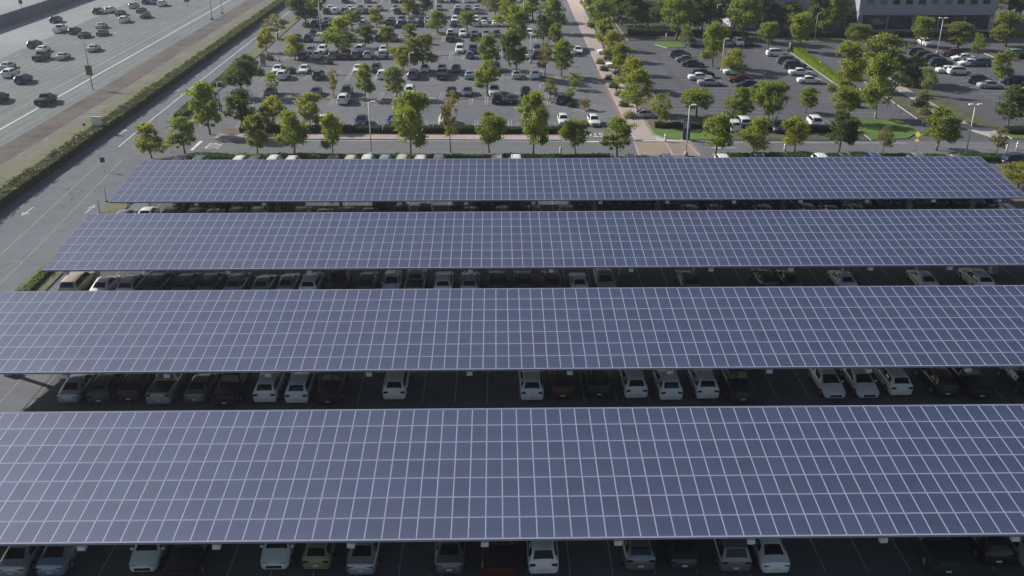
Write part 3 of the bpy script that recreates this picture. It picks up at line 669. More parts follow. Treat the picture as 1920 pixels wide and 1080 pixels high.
# ------------------------------------------------------------------ trees
def tree_proto(seed, kind):
    """unit tree: height 1, crown width 1 ; trunk share depends on kind"""
    r = random.Random(seed)
    P = {'round': (.20, 105, 64, .029, 1.0), 'oval': (.15, 120, 62, .028, 1.0), 'open': (.22, 60, 50, .027, 1.0)}[kind]
    t0, ncl, nl, ls, _ = P
    root = thing('tree', 'tree', 'tree')
    cz = (1 + t0) / 2; hz = (1 - t0) / 2
    # a few lobes make the outline uneven
    lobes = [(Vector((0, 0, cz)), Vector((.36, .36, hz * .86)))]
    for k in range(r.randint(4, 6)):
        a = r.uniform(0, 6.28); d = r.uniform(.16, .32); z = r.uniform(t0 + .12, .90)
        s = r.uniform(.15, .27); lobes.append((Vector((math.cos(a) * d, math.sin(a) * d, z)), Vector((s, s, s * r.uniform(.55, .8)))))
    lobes.append((Vector((r.uniform(-.1, .1), r.uniform(-.1, .1), .88)), Vector((.17, .17, .12))))
    vs, fs, at_ = [], [], []
    for c in range(ncl):
        lc, lr = r.choice(lobes) if r.random() < .72 else lobes[0]
        while True:
            q = Vector((r.uniform(-1, 1), r.uniform(-1, 1), r.uniform(-1, 1)))
            if .35 < q.length < 1: break
        cc = Vector((lc.x + q.x * lr.x, lc.y + q.y * lr.y, min(.985, max(t0, lc.z + q.z * lr.z))))
        cs = r.uniform(.05, .105); tone = r.random()
        for k in range(nl):
            p = cc + Vector((r.gauss(0, cs * .62), r.gauss(0, cs * .62), r.gauss(0, cs * .36)))
            if p.z < t0 * .9: continue
            nrm = Vector((r.gauss(0, .6) + q.x * .5, r.gauss(0, .6) + q.y * .5, r.gauss(.55, .5))).normalized()
            u = nrm.orthogonal().normalized(); u.rotate(Matrix.Rotation(r.uniform(0, 6.28), 3, nrm)); v = nrm.cross(u)
            s = ls * r.uniform(.6, 1.15); b = len(vs)
            vs += [p - u * s, p + v * s * .55, p + u * s, p - v * s * .55]; fs.append((b, b + 1, b + 2, b + 3))
            tn = max(0, min(1, .55 * tone + .45 * r.random())); at_ += [tn] * 4
    # scale z so that leaves are not stretched when the crown is narrower than the tree is tall
    crown = py_obj('crown', [tuple(v) for v in vs], fs, M['leaf_g'], root)
    a = crown.data.attributes.new('leaf', 'FLOAT', 'POINT'); a.data.foreach_set('value', at_)
    crown.material_slots[0].link = 'OBJECT'; crown.material_slots[0].material = M['leaf_g']
    bm = bmesh.new(); lean = Vector((r.uniform(-.03, .03), r.uniform(-.03, .03), 0))
    h1 = t0 + .08; p0 = Vector((0, 0, -.005)); p1 = Vector((lean.x, lean.y, h1 * .55)); p2 = Vector((lean.x * 1.5, lean.y * 1.5, h1)); p3 = Vector((0, 0, .82))
    tube(bm, p0, p1, .030, .023, 8); tube(bm, p1, p2, .023, .020, 8); tube(bm, p2, p3, .020, .006, 6)
    for k in range(6):
        a2 = k * 1.05 + r.uniform(-.3, .3); z = h1 + r.uniform(-.03, .25); d = r.uniform(.18, .34)
        tube(bm, (p2.x, p2.y, z), (math.cos(a2) * d, math.sin(a2) * d, z + r.uniform(.10, .22)), .012, .004, 5)
    tr = bm_obj('trunk', bm, M['bark'], root)
    tr.material_slots[0].link = 'OBJECT'; tr.material_slots[0].material = M['bark']
    return root
TP = {'round': [tree_proto(s, 'round') for s in (1, 2, 3, 4)], 'oval': [tree_proto(s, 'oval') for s in (11, 12, 13)], 'open': [tree_proto(s, 'open') for s in (21, 22, 23)]}
TUSED = set()
LOOK = {'g': ('leafy green tree', 'leaf_g', 'round'), 'G': ('tall green oval tree', 'leaf_g', 'oval'), 'd': ('dark green tree', 'leaf_d', 'round'), 'y': ('yellow green tree', 'leaf_y', 'oval'),
        's': ('sparse thin tree', 'leaf_s', 'open'), 'o': ('broad olive green tree', 'leaf_o', 'round'), 'm': ('small open green tree', 'leaf_g', 'open'), 'p': ('pale trunked bushy tree', 'leaf_g', 'round')}
rt = random.Random(99)
TREES_AT = []
def trees(s, where, group, island=False):
    its = []
    for t in s.split():
        a = t.split(':'); its.append((float(a[0]), float(a[1]), float(a[2]), float(a[3]), a[4]))
    its.sort(); cnt = {}; tot = {}
    for it in its: tot[it[4]] = tot.get(it[4], 0) + 1
    for bx, by, ty, cw, lk in its:
        X, Y = at(bx, by); h = zat(X, Y, ty); dist = math.hypot(math.hypot(X, Y), CH - 4); wd = cw * dist / FPX * 1.12
        nm, lm, pk = LOOK[lk]; i = cnt.get(lk, 0); cnt[lk] = i + 1
        if h > 1.75 * wd and pk == 'round': pk = 'oval'
        lab = f'{nm} {where}' + (f', {ORD[i]} such from left' if tot[lk] > 1 else '')
        if tot[lk] == 1: lab = 'only ' + lab
        pr = rt.choice(TP[pk]); rz = rt.uniform(0, 6.28); sc = (wd, wd, h)
        if pr.name not in TUSED: o = pr; TUSED.add(pr.name); o.location = (X, Y, 0); o.rotation_euler = (0, 0, rz); o.scale = sc
        else: o = dup(pr, (X, Y, 0), rz, sc)
        o.name = {'y': 'yellow_green_tree', 'd': 'dark_tree', 's': 'sparse_tree', 'o': 'olive_tree', 'p': 'pale_trunk_tree'}.get(lk, 'green_tree')
        TUSED.add(o.name)
        for c in o.children:
            if c.name.startswith('crown'): c.material_slots[0].link = 'OBJECT'; c.material_slots[0].material = M[lm]
            elif lk == 'p': c.material_slots[0].link = 'OBJECT'; c.material_slots[0].material = M['palebark']
        tag(o, lab, 'tree', group)
        if island: TREES_AT.append((X, Y))
trees('285:297:235:52:y 347:288:222:60:g 483:290:216:50:o 552:289:208:60:G 625:292:210:40:G 770:293:170:66:G 845:287:176:40:s 918:287:215:58:g 1000:293:171:54:G 1080:292:224:56:g 1157:293:224:66:g 1341:290:216:66:g 1413:287:222:56:y 1490:286:218:48:y 1572:287:210:58:d 1655:286:232:34:s 1755:282:203:66:g 1868:287:238:30:s',
      'on the grass strip behind the farthest canopy', 'trees along the grass strip')
trees('1908:352:306:62:y', 'beside the right end of the farthest canopy', 'trees along the grass strip')
trees('394:252:155:64:g 452:241:168:68:d 514:238:180:50:y 582:243:174:46:y', 'along the long hedge left of the tall lamp', 'trees along the long hedge')
trees('455:180:107:66:d 510:173:134:32:m 500:98:52:32:y 520:72:26:46:s 553:112:66:38:y 572:52:-6:60:d 592:34:-20:46:g', 'along the side road', 'trees along the side road')
trees('626:181:128:26:s 684:187:120:42:g 744:183:126:48:g 914:176:113:48:G 1031:190:148:30:s 1066:187:164:28:m 1096:206:184:26:s 1078:168:134:34:m', 'in front islands of the far car park', 'trees in the far car park', True)
trees('1022:146:74:32:s 1052:144:76:48:g 966:146:58:52:d 918:128:66:48:g 793:132:64:64:o 757:135:86:44:y', 'in second islands of the far car park', 'trees in the far car park', True)
trees('636:101:34:58:G 684:90:49:42:d 727:90:48:32:o 768:80:46:32:o 822:62:20:46:g 876:61:20:34:o 965:94:10:46:g 1018:86:28:40:d 1040:90:44:36:g', 'in middle islands of the far car park', 'trees in the far car park', True)
trees('660:57:18:48:o 706:50:16:28:y 766:30:-8:30:y 792:30:-24:46:d 930:36:-14:54:o 953:56:-14:42:G 1000:40:-18:60:g 1038:62:-2:50:g', 'in back islands of the far car park', 'trees in the far car park', True)
trees('1108:36:-28:48:g 1125:64:-4:48:G 1131:92:36:42:g 1148:112:56:36:y 1164:138:82:44:g 1184:168:108:54:y 1196:212:128:64:p 1237:238:170:44:m', 'along the right side of the pink walkway', 'trees along the pink walkway')
trees('1306:218:166:68:g 1386:228:164:58:G 1442:238:150:64:p 1510:212:164:42:g 1577:232:162:52:g 1642:222:104:66:p 1592:168:82:54:y', 'near front edge of the right car park', 'trees in the right car parks')
trees('1336:126:40:44:G 1286:88:48:30:m 1374:140:94:48:y 1441:92:40:36:g 1500:97:22:46:g 1642:152:66:94:o 1608:92:44:46:o 1706:160:106:54:d 1738:180:128:30:m 1727:88:30:38:g 1796:92:42:58:o 1832:108:60:28:m 1874:158:94:38:p 1888:240:163:58:d', 'in the right car park islands', 'trees in the right car parks')
trees('1216:56:2:66:d 1267:76:-14:62:g 1316:68:-4:60:d 1390:76:-14:62:g 1452:66:8:44:d 1482:60:4:36:o 1560:70:-20:50:G 1886:88:24:64:o 1908:40:-20:50:d 1862:30:-20:44:g 1165:48:-24:60:d 1142:34:-30:56:d 1190:56:-14:60:d 1245:64:-24:56:d 1294:66:-24:60:d 1420:66:-26:60:d 1530:66:-22:56:d 1340:50:-30:60:d 1600:62:16:40:d 1350:60:-10:46:d 1425:50:-10:44:d', 'before the office buildings', 'trees before the offices')

# curbed diamond planters under the trees of the far car park
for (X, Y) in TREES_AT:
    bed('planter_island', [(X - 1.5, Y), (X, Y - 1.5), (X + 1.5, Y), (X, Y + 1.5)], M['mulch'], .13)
X, Y = at(802, 187); bed('planter_island', [(X - 1.9, Y), (X, Y - 1.9), (X + 1.9, Y), (X, Y + 1.9)], M['concrete'], .14)

# ------------------------------------------------------------------ hedges and shrubs
def hedge(name, pts, wd, h, m, label, n, cat='hedge', group=None, ls=.13, base=.1):
    """leafy hedge following a polyline: solid core + leaf skin"""
    r = random.Random(len(pts) * 31 + int(abs(pts[0][0]) * 7)); vs, fs, at_ = [], [], []
    segs = [(Vector((*pts[i], 0)), Vector((*pts[i + 1], 0))) for i in range(len(pts) - 1)]
    tot = sum((b - a).length for a, b in segs)
    bumps = [r.random() for _ in range(400)]
    for a, b in segs:
        L_ = (b - a).length; d = (b - a) / L_; nn = Vector((-d.y, d.x, 0))
        for k in range(int(n * L_ / tot)):
            t = r.uniform(0, L_); s = r.random()
            hh = h * (.74 + .24 * bumps[int(t / 1.4) % 400] + .22 * bumps[int(t / 6.3 + 11) % 400])
            if s < .42: p = a + d * t + nn * r.uniform(-wd / 2, wd / 2) + Vector((0, 0, hh + r.gauss(0, .06))); nr = Vector((r.gauss(0, .5), r.gauss(0, .5), 1))
            else:
                sg = 1 if s < .71 else -1
                p = a + d * t + nn * (sg * (wd / 2 + r.gauss(0, .05))) + Vector((0, 0, r.uniform(base, hh))); nr = nn * sg + Vector((r.gauss(0, .5), r.gauss(0, .5), r.gauss(.3, .4)))
            nr.normalize(); u = nr.orthogonal().normalized(); u.rotate(Matrix.Rotation(r.uniform(0, 6.28), 3, nr)); v = nr.cross(u); q = ls * r.uniform(.6, 1.3); c = len(vs)
            vs += [p - u * q, p + v * q * .6, p + u * q, p - v * q * .6]; fs.append((c, c + 1, c + 2, c + 3)); at_ += [r.random() * .4 + .3 * bumps[int(t / .8 + 37) % 400] + .3 * bumps[int(t / 5.2 + 91) % 400]] * 4
        c = len(vs); w2 = wd / 2 - .06; hz = h * .86
        for e in (a, b):
            for sg, z in ((-1, 0), (1, 0), (1, hz), (-1, hz)): vs.append(e + nn * sg * w2 + Vector((0, 0, z)))
        for f in ((0, 1, 5, 4), (1, 2, 6, 5), (2, 3, 7, 6), (3, 0, 4, 7), (3, 2, 1, 0), (4, 5, 6, 7)): fs.append(tuple(c + i for i in f))
        at_ += [.25] * 8
    o = py_obj(name, [tuple(v) for v in vs], fs, m)
    x = o.data.attributes.new('leaf', 'FLOAT', 'POINT'); x.data.foreach_set('value', at_)
    return tag(o, label, cat, group)
hedge('hedge', [(-62.3, 40), (-62.3, 113), (-62.9, 180), (-64.6, 330)], 2.2, 1.35, M['leaf_bank'], 'long tall green hedge between the freeway verge and the side road', 34000, ls=.17)
HG = 'clipped hedges in front of the far car park'
hedge('hedge', [(-40.6, 149.4), (-38.6, 149.3)], 1.7, 1.0, M['leaf_hedge_dark'], 'short dark clipped hedge block at the left end of the far car park', 500, group=HG)
hedge('hedge', [(-37.4, 149.3), (-18.4, 148.8)], 1.7, 1.05, M['leaf_hedge_dark'], 'dark clipped hedge left of the tall lamp, in front of the far car park', 4200, group=HG)
hedge('hedge', [(-18.0, 148.8), (10.4, 148.0)], 1.7, 1.0, M['leaf_hedge_dark'], 'long dark clipped hedge in front of the far car park, ending at exit lane', 5600, group=HG)
hedge('hedge', [(25.2, 151.0), (32.8, 150.4)], 1.3, .9, M['leaf_hedge_dark'], 'dark clipped hedge at the back of the lawn beside the pink walkway', 1400, group=HG)
hedge('hedge', [(35.4, 148.6), (56.4, 147.8)], 1.7, 1.0, M['leaf_hedge_dark'], 'dark clipped hedge in front of white cars of the right car park', 4200, group=HG)
HS = 'low hedges on the grass strip'
hedge('hedge', [(-44, 133.2), (-14, 132.9)], 1.5, .95, M['leaf_hedge'], 'low green hedge behind the farthest canopy, left of the tallest green tree', 4200, group=HS)
hedge('hedge', [(-13.6, 132.9), (16, 132.5)], 1.5, .9, M['leaf_hedge'], 'low green hedge behind the farthest canopy, left of the brick crossing', 4200, group=HS)
hedge('hedge', [(32, 132.5), (64, 132.0)], 1.5, .95, M['leaf_hedge'], 'low green hedge behind the farthest canopy, right of the brick crossing', 4400, group=HS)
hedge('hedge', [(66.2, 132.0), (83, 130.6)], 1.5, .95, M['leaf_hedge'], 'low green hedge at the right end, beside two white bollards', 1800, group=HS)
hedge('hedge', [(65.8, 181), (66.9, 219)], 1.7, 1.1, M['leaf_lime'], 'bright lime green hedge behind a row of white and dark cars', 6500)
hedge('hedge', [(-53.0, 158), (-53.4, 178)], 1.6, .9, M['leaf_hedge'], 'low green hedge along the side road beside the dark trees', 2600)
hedge('hedge', [(-53.4, 182), (-54.2, 210)], 1.6, .8, M['leaf_hedge'], 'low green hedge along the side road beside the red sign post', 2600)
hedge('hedge', [(-46.6, 66), (-47.4, 110)], 1.0, .5, M['leaf_hedge'], 'low hedge on the island at the left ends of the canopies', 2600)
hedge('hedge', [(32, 240), (60, 238)], 3.0, 1.2, M['leaf_hedge_dark'], 'wide dark hedge mass under the trees at the back of right car park', 3600, ls=.22)
hedge('hedge', [(63, 236), (127, 236)], 2.2, 1.1, M['leaf_hedge_dark'], 'dark hedge along the foot of the office building', 5200, ls=.2)
hedge('hedge', [(112, 209), (150, 206)], 5.0, 1.6, M['leaf_hedge_dark'], 'wide dark hedge right of the office building', 4200, ls=.25)
hedge('hedge', [(80, 147.0), (95, 145.2)], 2.2, 1.0, M['leaf_hedge_dark'], 'dark hedge on the right lawn behind the white lamp post', 2600)
# shrubs
def shrub_proto():
    r = random.Random(3); vs, fs, at_ = [], [], []
    for k in range(520):
        q = Vector((r.gauss(0, 1), r.gauss(0, 1), abs(r.gauss(0, 1)))).normalized() * r.uniform(.6, 1.02) * (.85 + .25 * math.sin(5 * r.random()))
        p = Vector((q.x * .5, q.y * .5, q.z * .95)); nr = (q + Vector((r.gauss(0, .4), r.gauss(0, .4), r.gauss(0, .4)))).normalized(); u = nr.orthogonal().normalized(); v = nr.cross(u); s = .07 * r.uniform(.7, 1.4); c = len(vs)
        vs += [p - u * s, p + v * s * .6, p + u * s, p - v * s * .6]; fs.append((c, c + 1, c + 2, c + 3)); at_ += [r.random()] * 4
    o = py_obj('shrub', [tuple(v) for v in vs], fs, M['leaf_hedge']); x = o.data.attributes.new('leaf', 'FLOAT', 'POINT'); x.data.foreach_set('value', at_)
    o.material_slots[0].link = 'OBJECT'; return o
sp_ = shrub_proto(); first = True
def shrubs(s, where, group):
    global first
    its = []
    for t in s.split():
        a = t.split(':'); its.append((float(a[0]), float(a[1]), float(a[2]), a[3]))
    its.sort(); cnt = {}; tot = {}
    for it in its: tot[it[3]] = tot.get(it[3], 0) + 1
    for px, py, wd, lk in its:
        X, Y = at(px, py); o = sp_ if first else sp_.copy()
        if not first: COL.objects.link(o)
        first = False
        o.location = (X, Y, .05); o.scale = (wd, wd, wd * .62); o.rotation_euler = (0, 0, px)
        o.material_slots[0].link = 'OBJECT'; o.material_slots[0].material = M[{'g': 'leaf_hedge', 'd': 'leaf_hedge_dark', 'o': 'leaf_o', 's': 'leaf_s'}[lk]]
        i = cnt.get(lk, 0); cnt[lk] = i + 1
        nm = {'g': 'round green shrub', 'd': 'dark green shrub', 'o': 'round olive shrub', 's': 'dry brownish shrub'}[lk]
        tag(o, ('only ' if tot[lk] == 1 else '') + nm + ' ' + where + (f', {ORD[i]} such from left' if tot[lk] > 1 else ''), 'shrub', group)
shrubs('1700:140:3.2:d 1715:165:3.0:d 1725:200:3.4:d 1735:215:2.6:s 1690:118:3:o 1710:120:2.6:d 1745:232:2.2:g 1730:185:2.4:o', 'by the right service lane', 'shrubs of the right car parks')
shrubs('1125:120:2.4:o 1133:133:2.2:d 1150:165:2.4:g 1160:180:2.0:o 1170:200:2.2:g 1180:222:2.4:o 1142:150:2.0:d', 'on the strip beside the pink walkway', 'shrubs along the walkway')
shrubs('486:140:2.8:g 505:112:2.4:g 546:138:2.6:d 533:134:2.2:o 575:50:2.6:g 618:120:2:d', 'at the left edge of the far car park', 'shrubs of the far car park')
shrubs('1580:190:2.6:g 1560:170:2.4:o 1600:200:2.6:d 1620:190:2.4:g 1600:150:2.8:o 1655:160:2.6:g', 'under the big olive tree at right', 'shrubs of the right car parks')
shrubs('1065:190:2.2:g 1072:200:1.8:d', 'on the island beside the exit lane', 'shrubs of the far car park')

# ------------------------------------------------------------------ lamp posts
def lamp(bu, bv, tv, label, heads=2, m='pole', base=True, group='lamp posts of the car parks'):
    X, Y = at(bu, bv); h = zat(X, Y, tv)
    o = thing('lamp_post', label, 'lamp post', (X, Y, 0), 0, group)
    bm = bmesh.new(); tube(bm, (0, 0, .6 if base else 0), (0, 0, h - .15), .095, .065, 10); bm_obj('pole', bm, M[m], o)
    if base:
        bm = bmesh.new(); tube(bm, (0, 0, -.02), (0, 0, .62), .32, .30, 14); bm_obj('base', bm, M['concrete'], o)
    for k in range(heads):
        sx = 1 if k == 0 else -1
        bm = bmesh.new(); tube(bm, (0, 0, h - .18), (sx * .32, 0, h - .08), .05, .05, 6); bm_obj('arm', bm, M[m], o)
        bm = bmesh.new(); box(bm, min(sx * .3, sx * .95), max(sx * .3, sx * .95), -.22, .22, h - .16, h + .02); hd = bm_obj('lamp_head', bm, M[m], o)
        bm = bmesh.new(); box(bm, min(sx * .38, sx * .88), max(sx * .38, sx * .88), -.16, .16, h - .19, h - .155); bm_obj('lens', bm, M['lampglass'], hd)
    return o
lamp(697, 294, 190, 'pale lamp post behind the canopy, among the trees left of the hedge gap', 1)
lamp(1286, 292, 196, 'white lamp post behind the canopy, beside the navy sign board', 1)
lamp(1811, 289, 195, 'white lamp post behind the canopy near its right end', 2)
lamp(1757, 101, 33, 'white leaning-looking lamp post before the office, beside the red SUV', 2)
lamp(1642, 128, 66, 'short white lamp post showing above the big olive tree', 2)
lamp(1353, 134, 72, 'white lamp post beside the small bright yellow green tree', 1)
lamp(1341, 66, 8, 'white lamp post in the dark trees before the offices', 1)
lamp(1222, 57, 30, 'thin pale post under the dark tree at back of right car park', 1, base=False)
lamp(1013, 187, 156, 'short pale lamp post beside the empty island before the exit lane', 1)
lamp(995, 118, 64, 'pale lamp post beside the large dark tree of the far car park', 1)
lamp(769, 144, 98, 'pale lamp post between the olive tree and the yellow green tree', 1)
lamp(602, 68, 2, 'tall pale lamp post above the white pickup at back left', 1)
lamp(523, 116, 60, 'pale lamp post on the left corner of the far car park', 1)
lamp(413, 208, 153, 'grey green lamp post between the two front left trees', 1, m='pole_green')
lamp(798, 76, 31, 'thin pale lamp post behind the olive tree', 1, base=False)
lamp(819, 60, -4, 'pale lamp post in the back rows, beside the round green tree', 1, base=False)
lamp(982, 52, 2, 'pale lamp post between the tall trees at the top edge', 1, base=False)
lamp(1527, 78, 24, 'slim green lamp post before the pale office wing', 1, m='pole_green', base=False)

# ------------------------------------------------------------------ signs and street furniture
def post_box(o, name, x0, x1, y0, y1, z0, z1, m, parent=True):
    bm = bmesh.new(); box(bm, x0, x1, y0, y1, z0, z1); return bm_obj(name, bm, m, o)
# freeway sign
X, Y = at(174, 168); h = zat(X, Y, 70)
o = thing('freeway_sign', 'weathered yellow sign on tall thin pole at the freeway edge', 'road sign', (X, Y, 0))
bm = bmesh.new(); tube(bm, (0, 0, 0), (-.1, 0, h), .11, .07, 8); bm_obj('pole', bm, M['pole_dark'], o)
post_box(o, 'sign_panel', -.65, .55, -.16, -.11, 2.7, 4.5, M['ochre'])
o2 = thing('freeway_post', 'thin grey post at top of the freeway edge, left of a pair', 'post', (*at(398, 37), 0), 0, 'posts along the freeway edge')
bm = bmesh.new(); tube(bm, (0, 0, 0), (0, 0, 6.5), .11, .08, 8); bm_obj('pole', bm, M['pole_dark'], o2); post_box(o2, 'base', -.3, .3, -.3, .3, 0, .5, M['wall_conc'])
o2 = thing('freeway_post', 'thin grey post at top of the freeway edge, right of a pair', 'post', (*at(417, 26), 0), 0, 'posts along the freeway edge')
bm = bmesh.new(); tube(bm, (0, 0, 0), (0, 0, 6), .09, .07, 8); bm_obj('pole', bm, M['pole_dark'], o2); post_box(o2, 'base', -.25, .25, -.25, .25, 0, .4, M['wall_conc'])
o2 = thing('green_sign', 'small green road sign in the freeway at the top edge', 'road sign', (*at(352, 12), 0))
bm = bmesh.new(); tube(bm, (0, 0, 0), (0, 0, 2.6), .08, .07, 8); bm_obj('post', bm, M['pole_dark'], o2); post_box(o2, 'sign_panel', -.8, .8, -.12, -.08, 1.3, 2.7, M['green_sign'])
# white board at the verge
X, Y = at(185, 249)
o = thing('notice_board', 'white notice board standing in the long hedge beside side road', 'sign', (X, Y, 0), R(-8))
post_box(o, 'panel', -.8, .8, -.09, .09, .5, 2.5, M['white_metal']); post_box(o, 'cap', -.86, .86, -.14, .14, 2.503, 2.6, M['pole'])
for sx in (-.7, .7): post_box(o, 'leg', sx - .06, sx + .06, -.06, .06, 0, .497, M['pole_dark'])
X, Y = at(160, 247)
o = thing('marker_post', 'short dark post with round top left of the white notice board', 'post', (X, Y, 0))
bm = bmesh.new(); tube(bm, (0, 0, 0), (0, 0, 1.0), .06, .05, 8); bm_obj('post', bm, M['pole_dark'], o); bm = bmesh.new(); tube(bm, (0, -.05, 1.15), (0, .05, 1.15), .2, .2, 14); bm_obj('disc', bm, M['black_plastic'], o)
# small blue sign in side road
X, Y = at(196, 322)
o = thing('parking_sign', 'small blue sign on thin post at edge of the side road', 'sign', (X, Y, 0))
bm = bmesh.new(); tube(bm, (0, 0, 0), (0, 0, 2.0), .04, .04, 8); bm_obj('post', bm, M['pole'], o); post_box(o, 'panel', -.32, .32, -.07, -.045, 1.35, 2.05, M['navy'])
for (u, v, lb) in ((200, 378, 'thin dark post at the left end of the farthest canopy'), (188, 402, 'thin dark post on the island left of the third canopy')):
    X, Y = at(u, v); o = thing('marker_post', lb, 'post', (X, Y, 0), 0, 'thin posts at the canopy ends'); bm = bmesh.new(); tube(bm, (0, 0, 0), (0, 0, 1.9), .05, .05, 8); bm_obj('post', bm, M['pole_dark'], o)
    post_box(o, 'base', -.14, .14, -.14, .14, 0, .14, M['wall_conc'])
# red pylon sign
X, Y = at(494, 124)
o = thing('pylon_sign', 'faded red sign standing on the corner of far car park', 'sign', (X, Y, 0))
post_box(o, 'panel', -.5, .5, -.12, .12, .5, 2.6, M['redsign']); post_box(o, 'base', -.6, .6, -.2, .2, 0, .5, M['concrete'])
# navy sign board
X, Y = at(1286, 263)
o = thing('navy_sign_board', 'navy monument sign with pale upper panel on the lawn edge', 'sign', (X, Y, 0))
post_box(o, 'slab', -.55, .55, -.14, .14, .12, 3.3, M['navy']); post_box(o, 'pale_panel', -.42, .42, -.18, -.142, 1.9, 3.1, M['paleblue']); post_box(o, 'base', -.7, .7, -.3, .3, 0, .118, M['concrete'])
# crossing sign
X, Y = at(1716, 285)
o = thing('crossing_sign', 'bright yellow diamond crossing sign on post by the cross road', 'road sign', (X, Y, 0), R(-50))
bm = bmesh.new(); tube(bm, (0, 0, 0), (0, 0, 3.1), .045, .045, 8); bm_obj('post', bm, M['pole_dark'], o)
bm = bmesh.new(); box(bm, -.34, .34, -.08, -.05, -.34, .34, 0, Matrix.Translation((0, 0, 2.65)) @ Matrix.Rotation(R(45), 4, 'Y')); bm_obj('diamond_panel', bm, M['yellow'], o)
post_box(o, 'arrow_panel', -.3, .3, -.08, -.05, 1.6, 1.95, M['yellow'])
# bollards
BL = [(1887, 284, 'white bollard at right end of the cross road, left of a pair'), (1906, 281, 'white bollard at right end of the cross road, right of a pair'), (1471, 284, 'white bollard on the grass strip between two yellow green trees'),
      (1051, 291, 'white bollard behind the canopy below the round green tree'), (1247, 266, 'small white bollard at the corner of the front lawn'), (1138, 273, 'white bollard at the end of the white stop bar'),
      (1537, 126, 'white bollard in front of the lime green hedge'), (1612, 178, 'white bollard under the big olive tree'), (1249, 72, 'small white bollard on the far lawn of right car park'), (1481, 90, 'white bollard at the back of the right car park'), (1918, 176, 'white bollard at the right picture edge')]
for (u, v, lb) in BL:
    X, Y = at(u, v); o = thing('bollard', lb, 'bollard', (X, Y, 0), 0, 'white bollards'); bm = bmesh.new(); tube(bm, (0, 0, 0), (0, 0, 1.15), .15, .15, 12); tube(bm, (0, 0, 1.15), (0, 0, 1.25), .15, .06, 12); bm_obj('post', bm, M['white_metal'], o)
    bm = bmesh.new(); tube(bm, (0, 0, .80), (0, 0, .95), .155, .155, 12); bm_obj('band', bm, M['paleblue'], o)
# lit square signs beside the right lane
for (u, v, lb) in ((1675, 216, 'round white sign on thin post at the right service lane, upper one'), (1686, 228, 'round white sign on thin post at the right service lane, lower one')):
    X, Y = at(u, v); o = thing('round_sign', lb, 'road sign', (X, Y, 0), 0, 'round signs by the service lane'); bm = bmesh.new(); tube(bm, (0, 0, 0), (0, 0, 1.9), .04, .04, 8); bm_obj('post', bm, M['pole_dark'], o)
    bm = bmesh.new(); tube(bm, (0, -.08, 1.75), (0, -.05, 1.75), .3, .3, 16); bm_obj('disc', bm, M['white_metal'], o)
# freeway wall
o = thing('barrier_wall', 'long grey concrete wall along the far side of the freeway', 'wall', (-126.5, 180, 0))
bm = bmesh.new()
for (x0, x1, y0, y1) in ((-.35, .35, -160, 0), (-.35, .35, 0, 160)):
    dx = -1.2 if y0 >= 0 else 0
    vs = [bm.verts.new(p) for p in ((x0, y0, 0), (x1, y0, 0), (x1 + dx, y1, 0), (x0 + dx, y1, 0), (x0 + .1, y0, 3.0), (x1 - .1, y0, 3.0), (x1 - .1 + dx, y1, 3.0), (x0 + .1 + dx, y1, 3.0))]
    for f in ((4, 5, 6, 7), (0, 1, 5, 4), (1, 2, 6, 5), (2, 3, 7, 6), (3, 0, 4, 7)): bm.faces.new([vs[i] for i in f])
bm_obj('wall_face', bm, M['wall_conc'], o)
bm = bmesh.new(); tube(bm, (0, 0, 0), (0, 0, 2.2), .12, .1, 8); box(bm, -.5, .5, -.1, .1, 2.2, 3.2, 1)
o = bm_obj('roadside_marker', bm, [M['pole'], M['black_plastic']]); o.location = (*at(42, 22), 0); tag(o, 'small dark marker on pale post beyond the freeway wall', 'post')

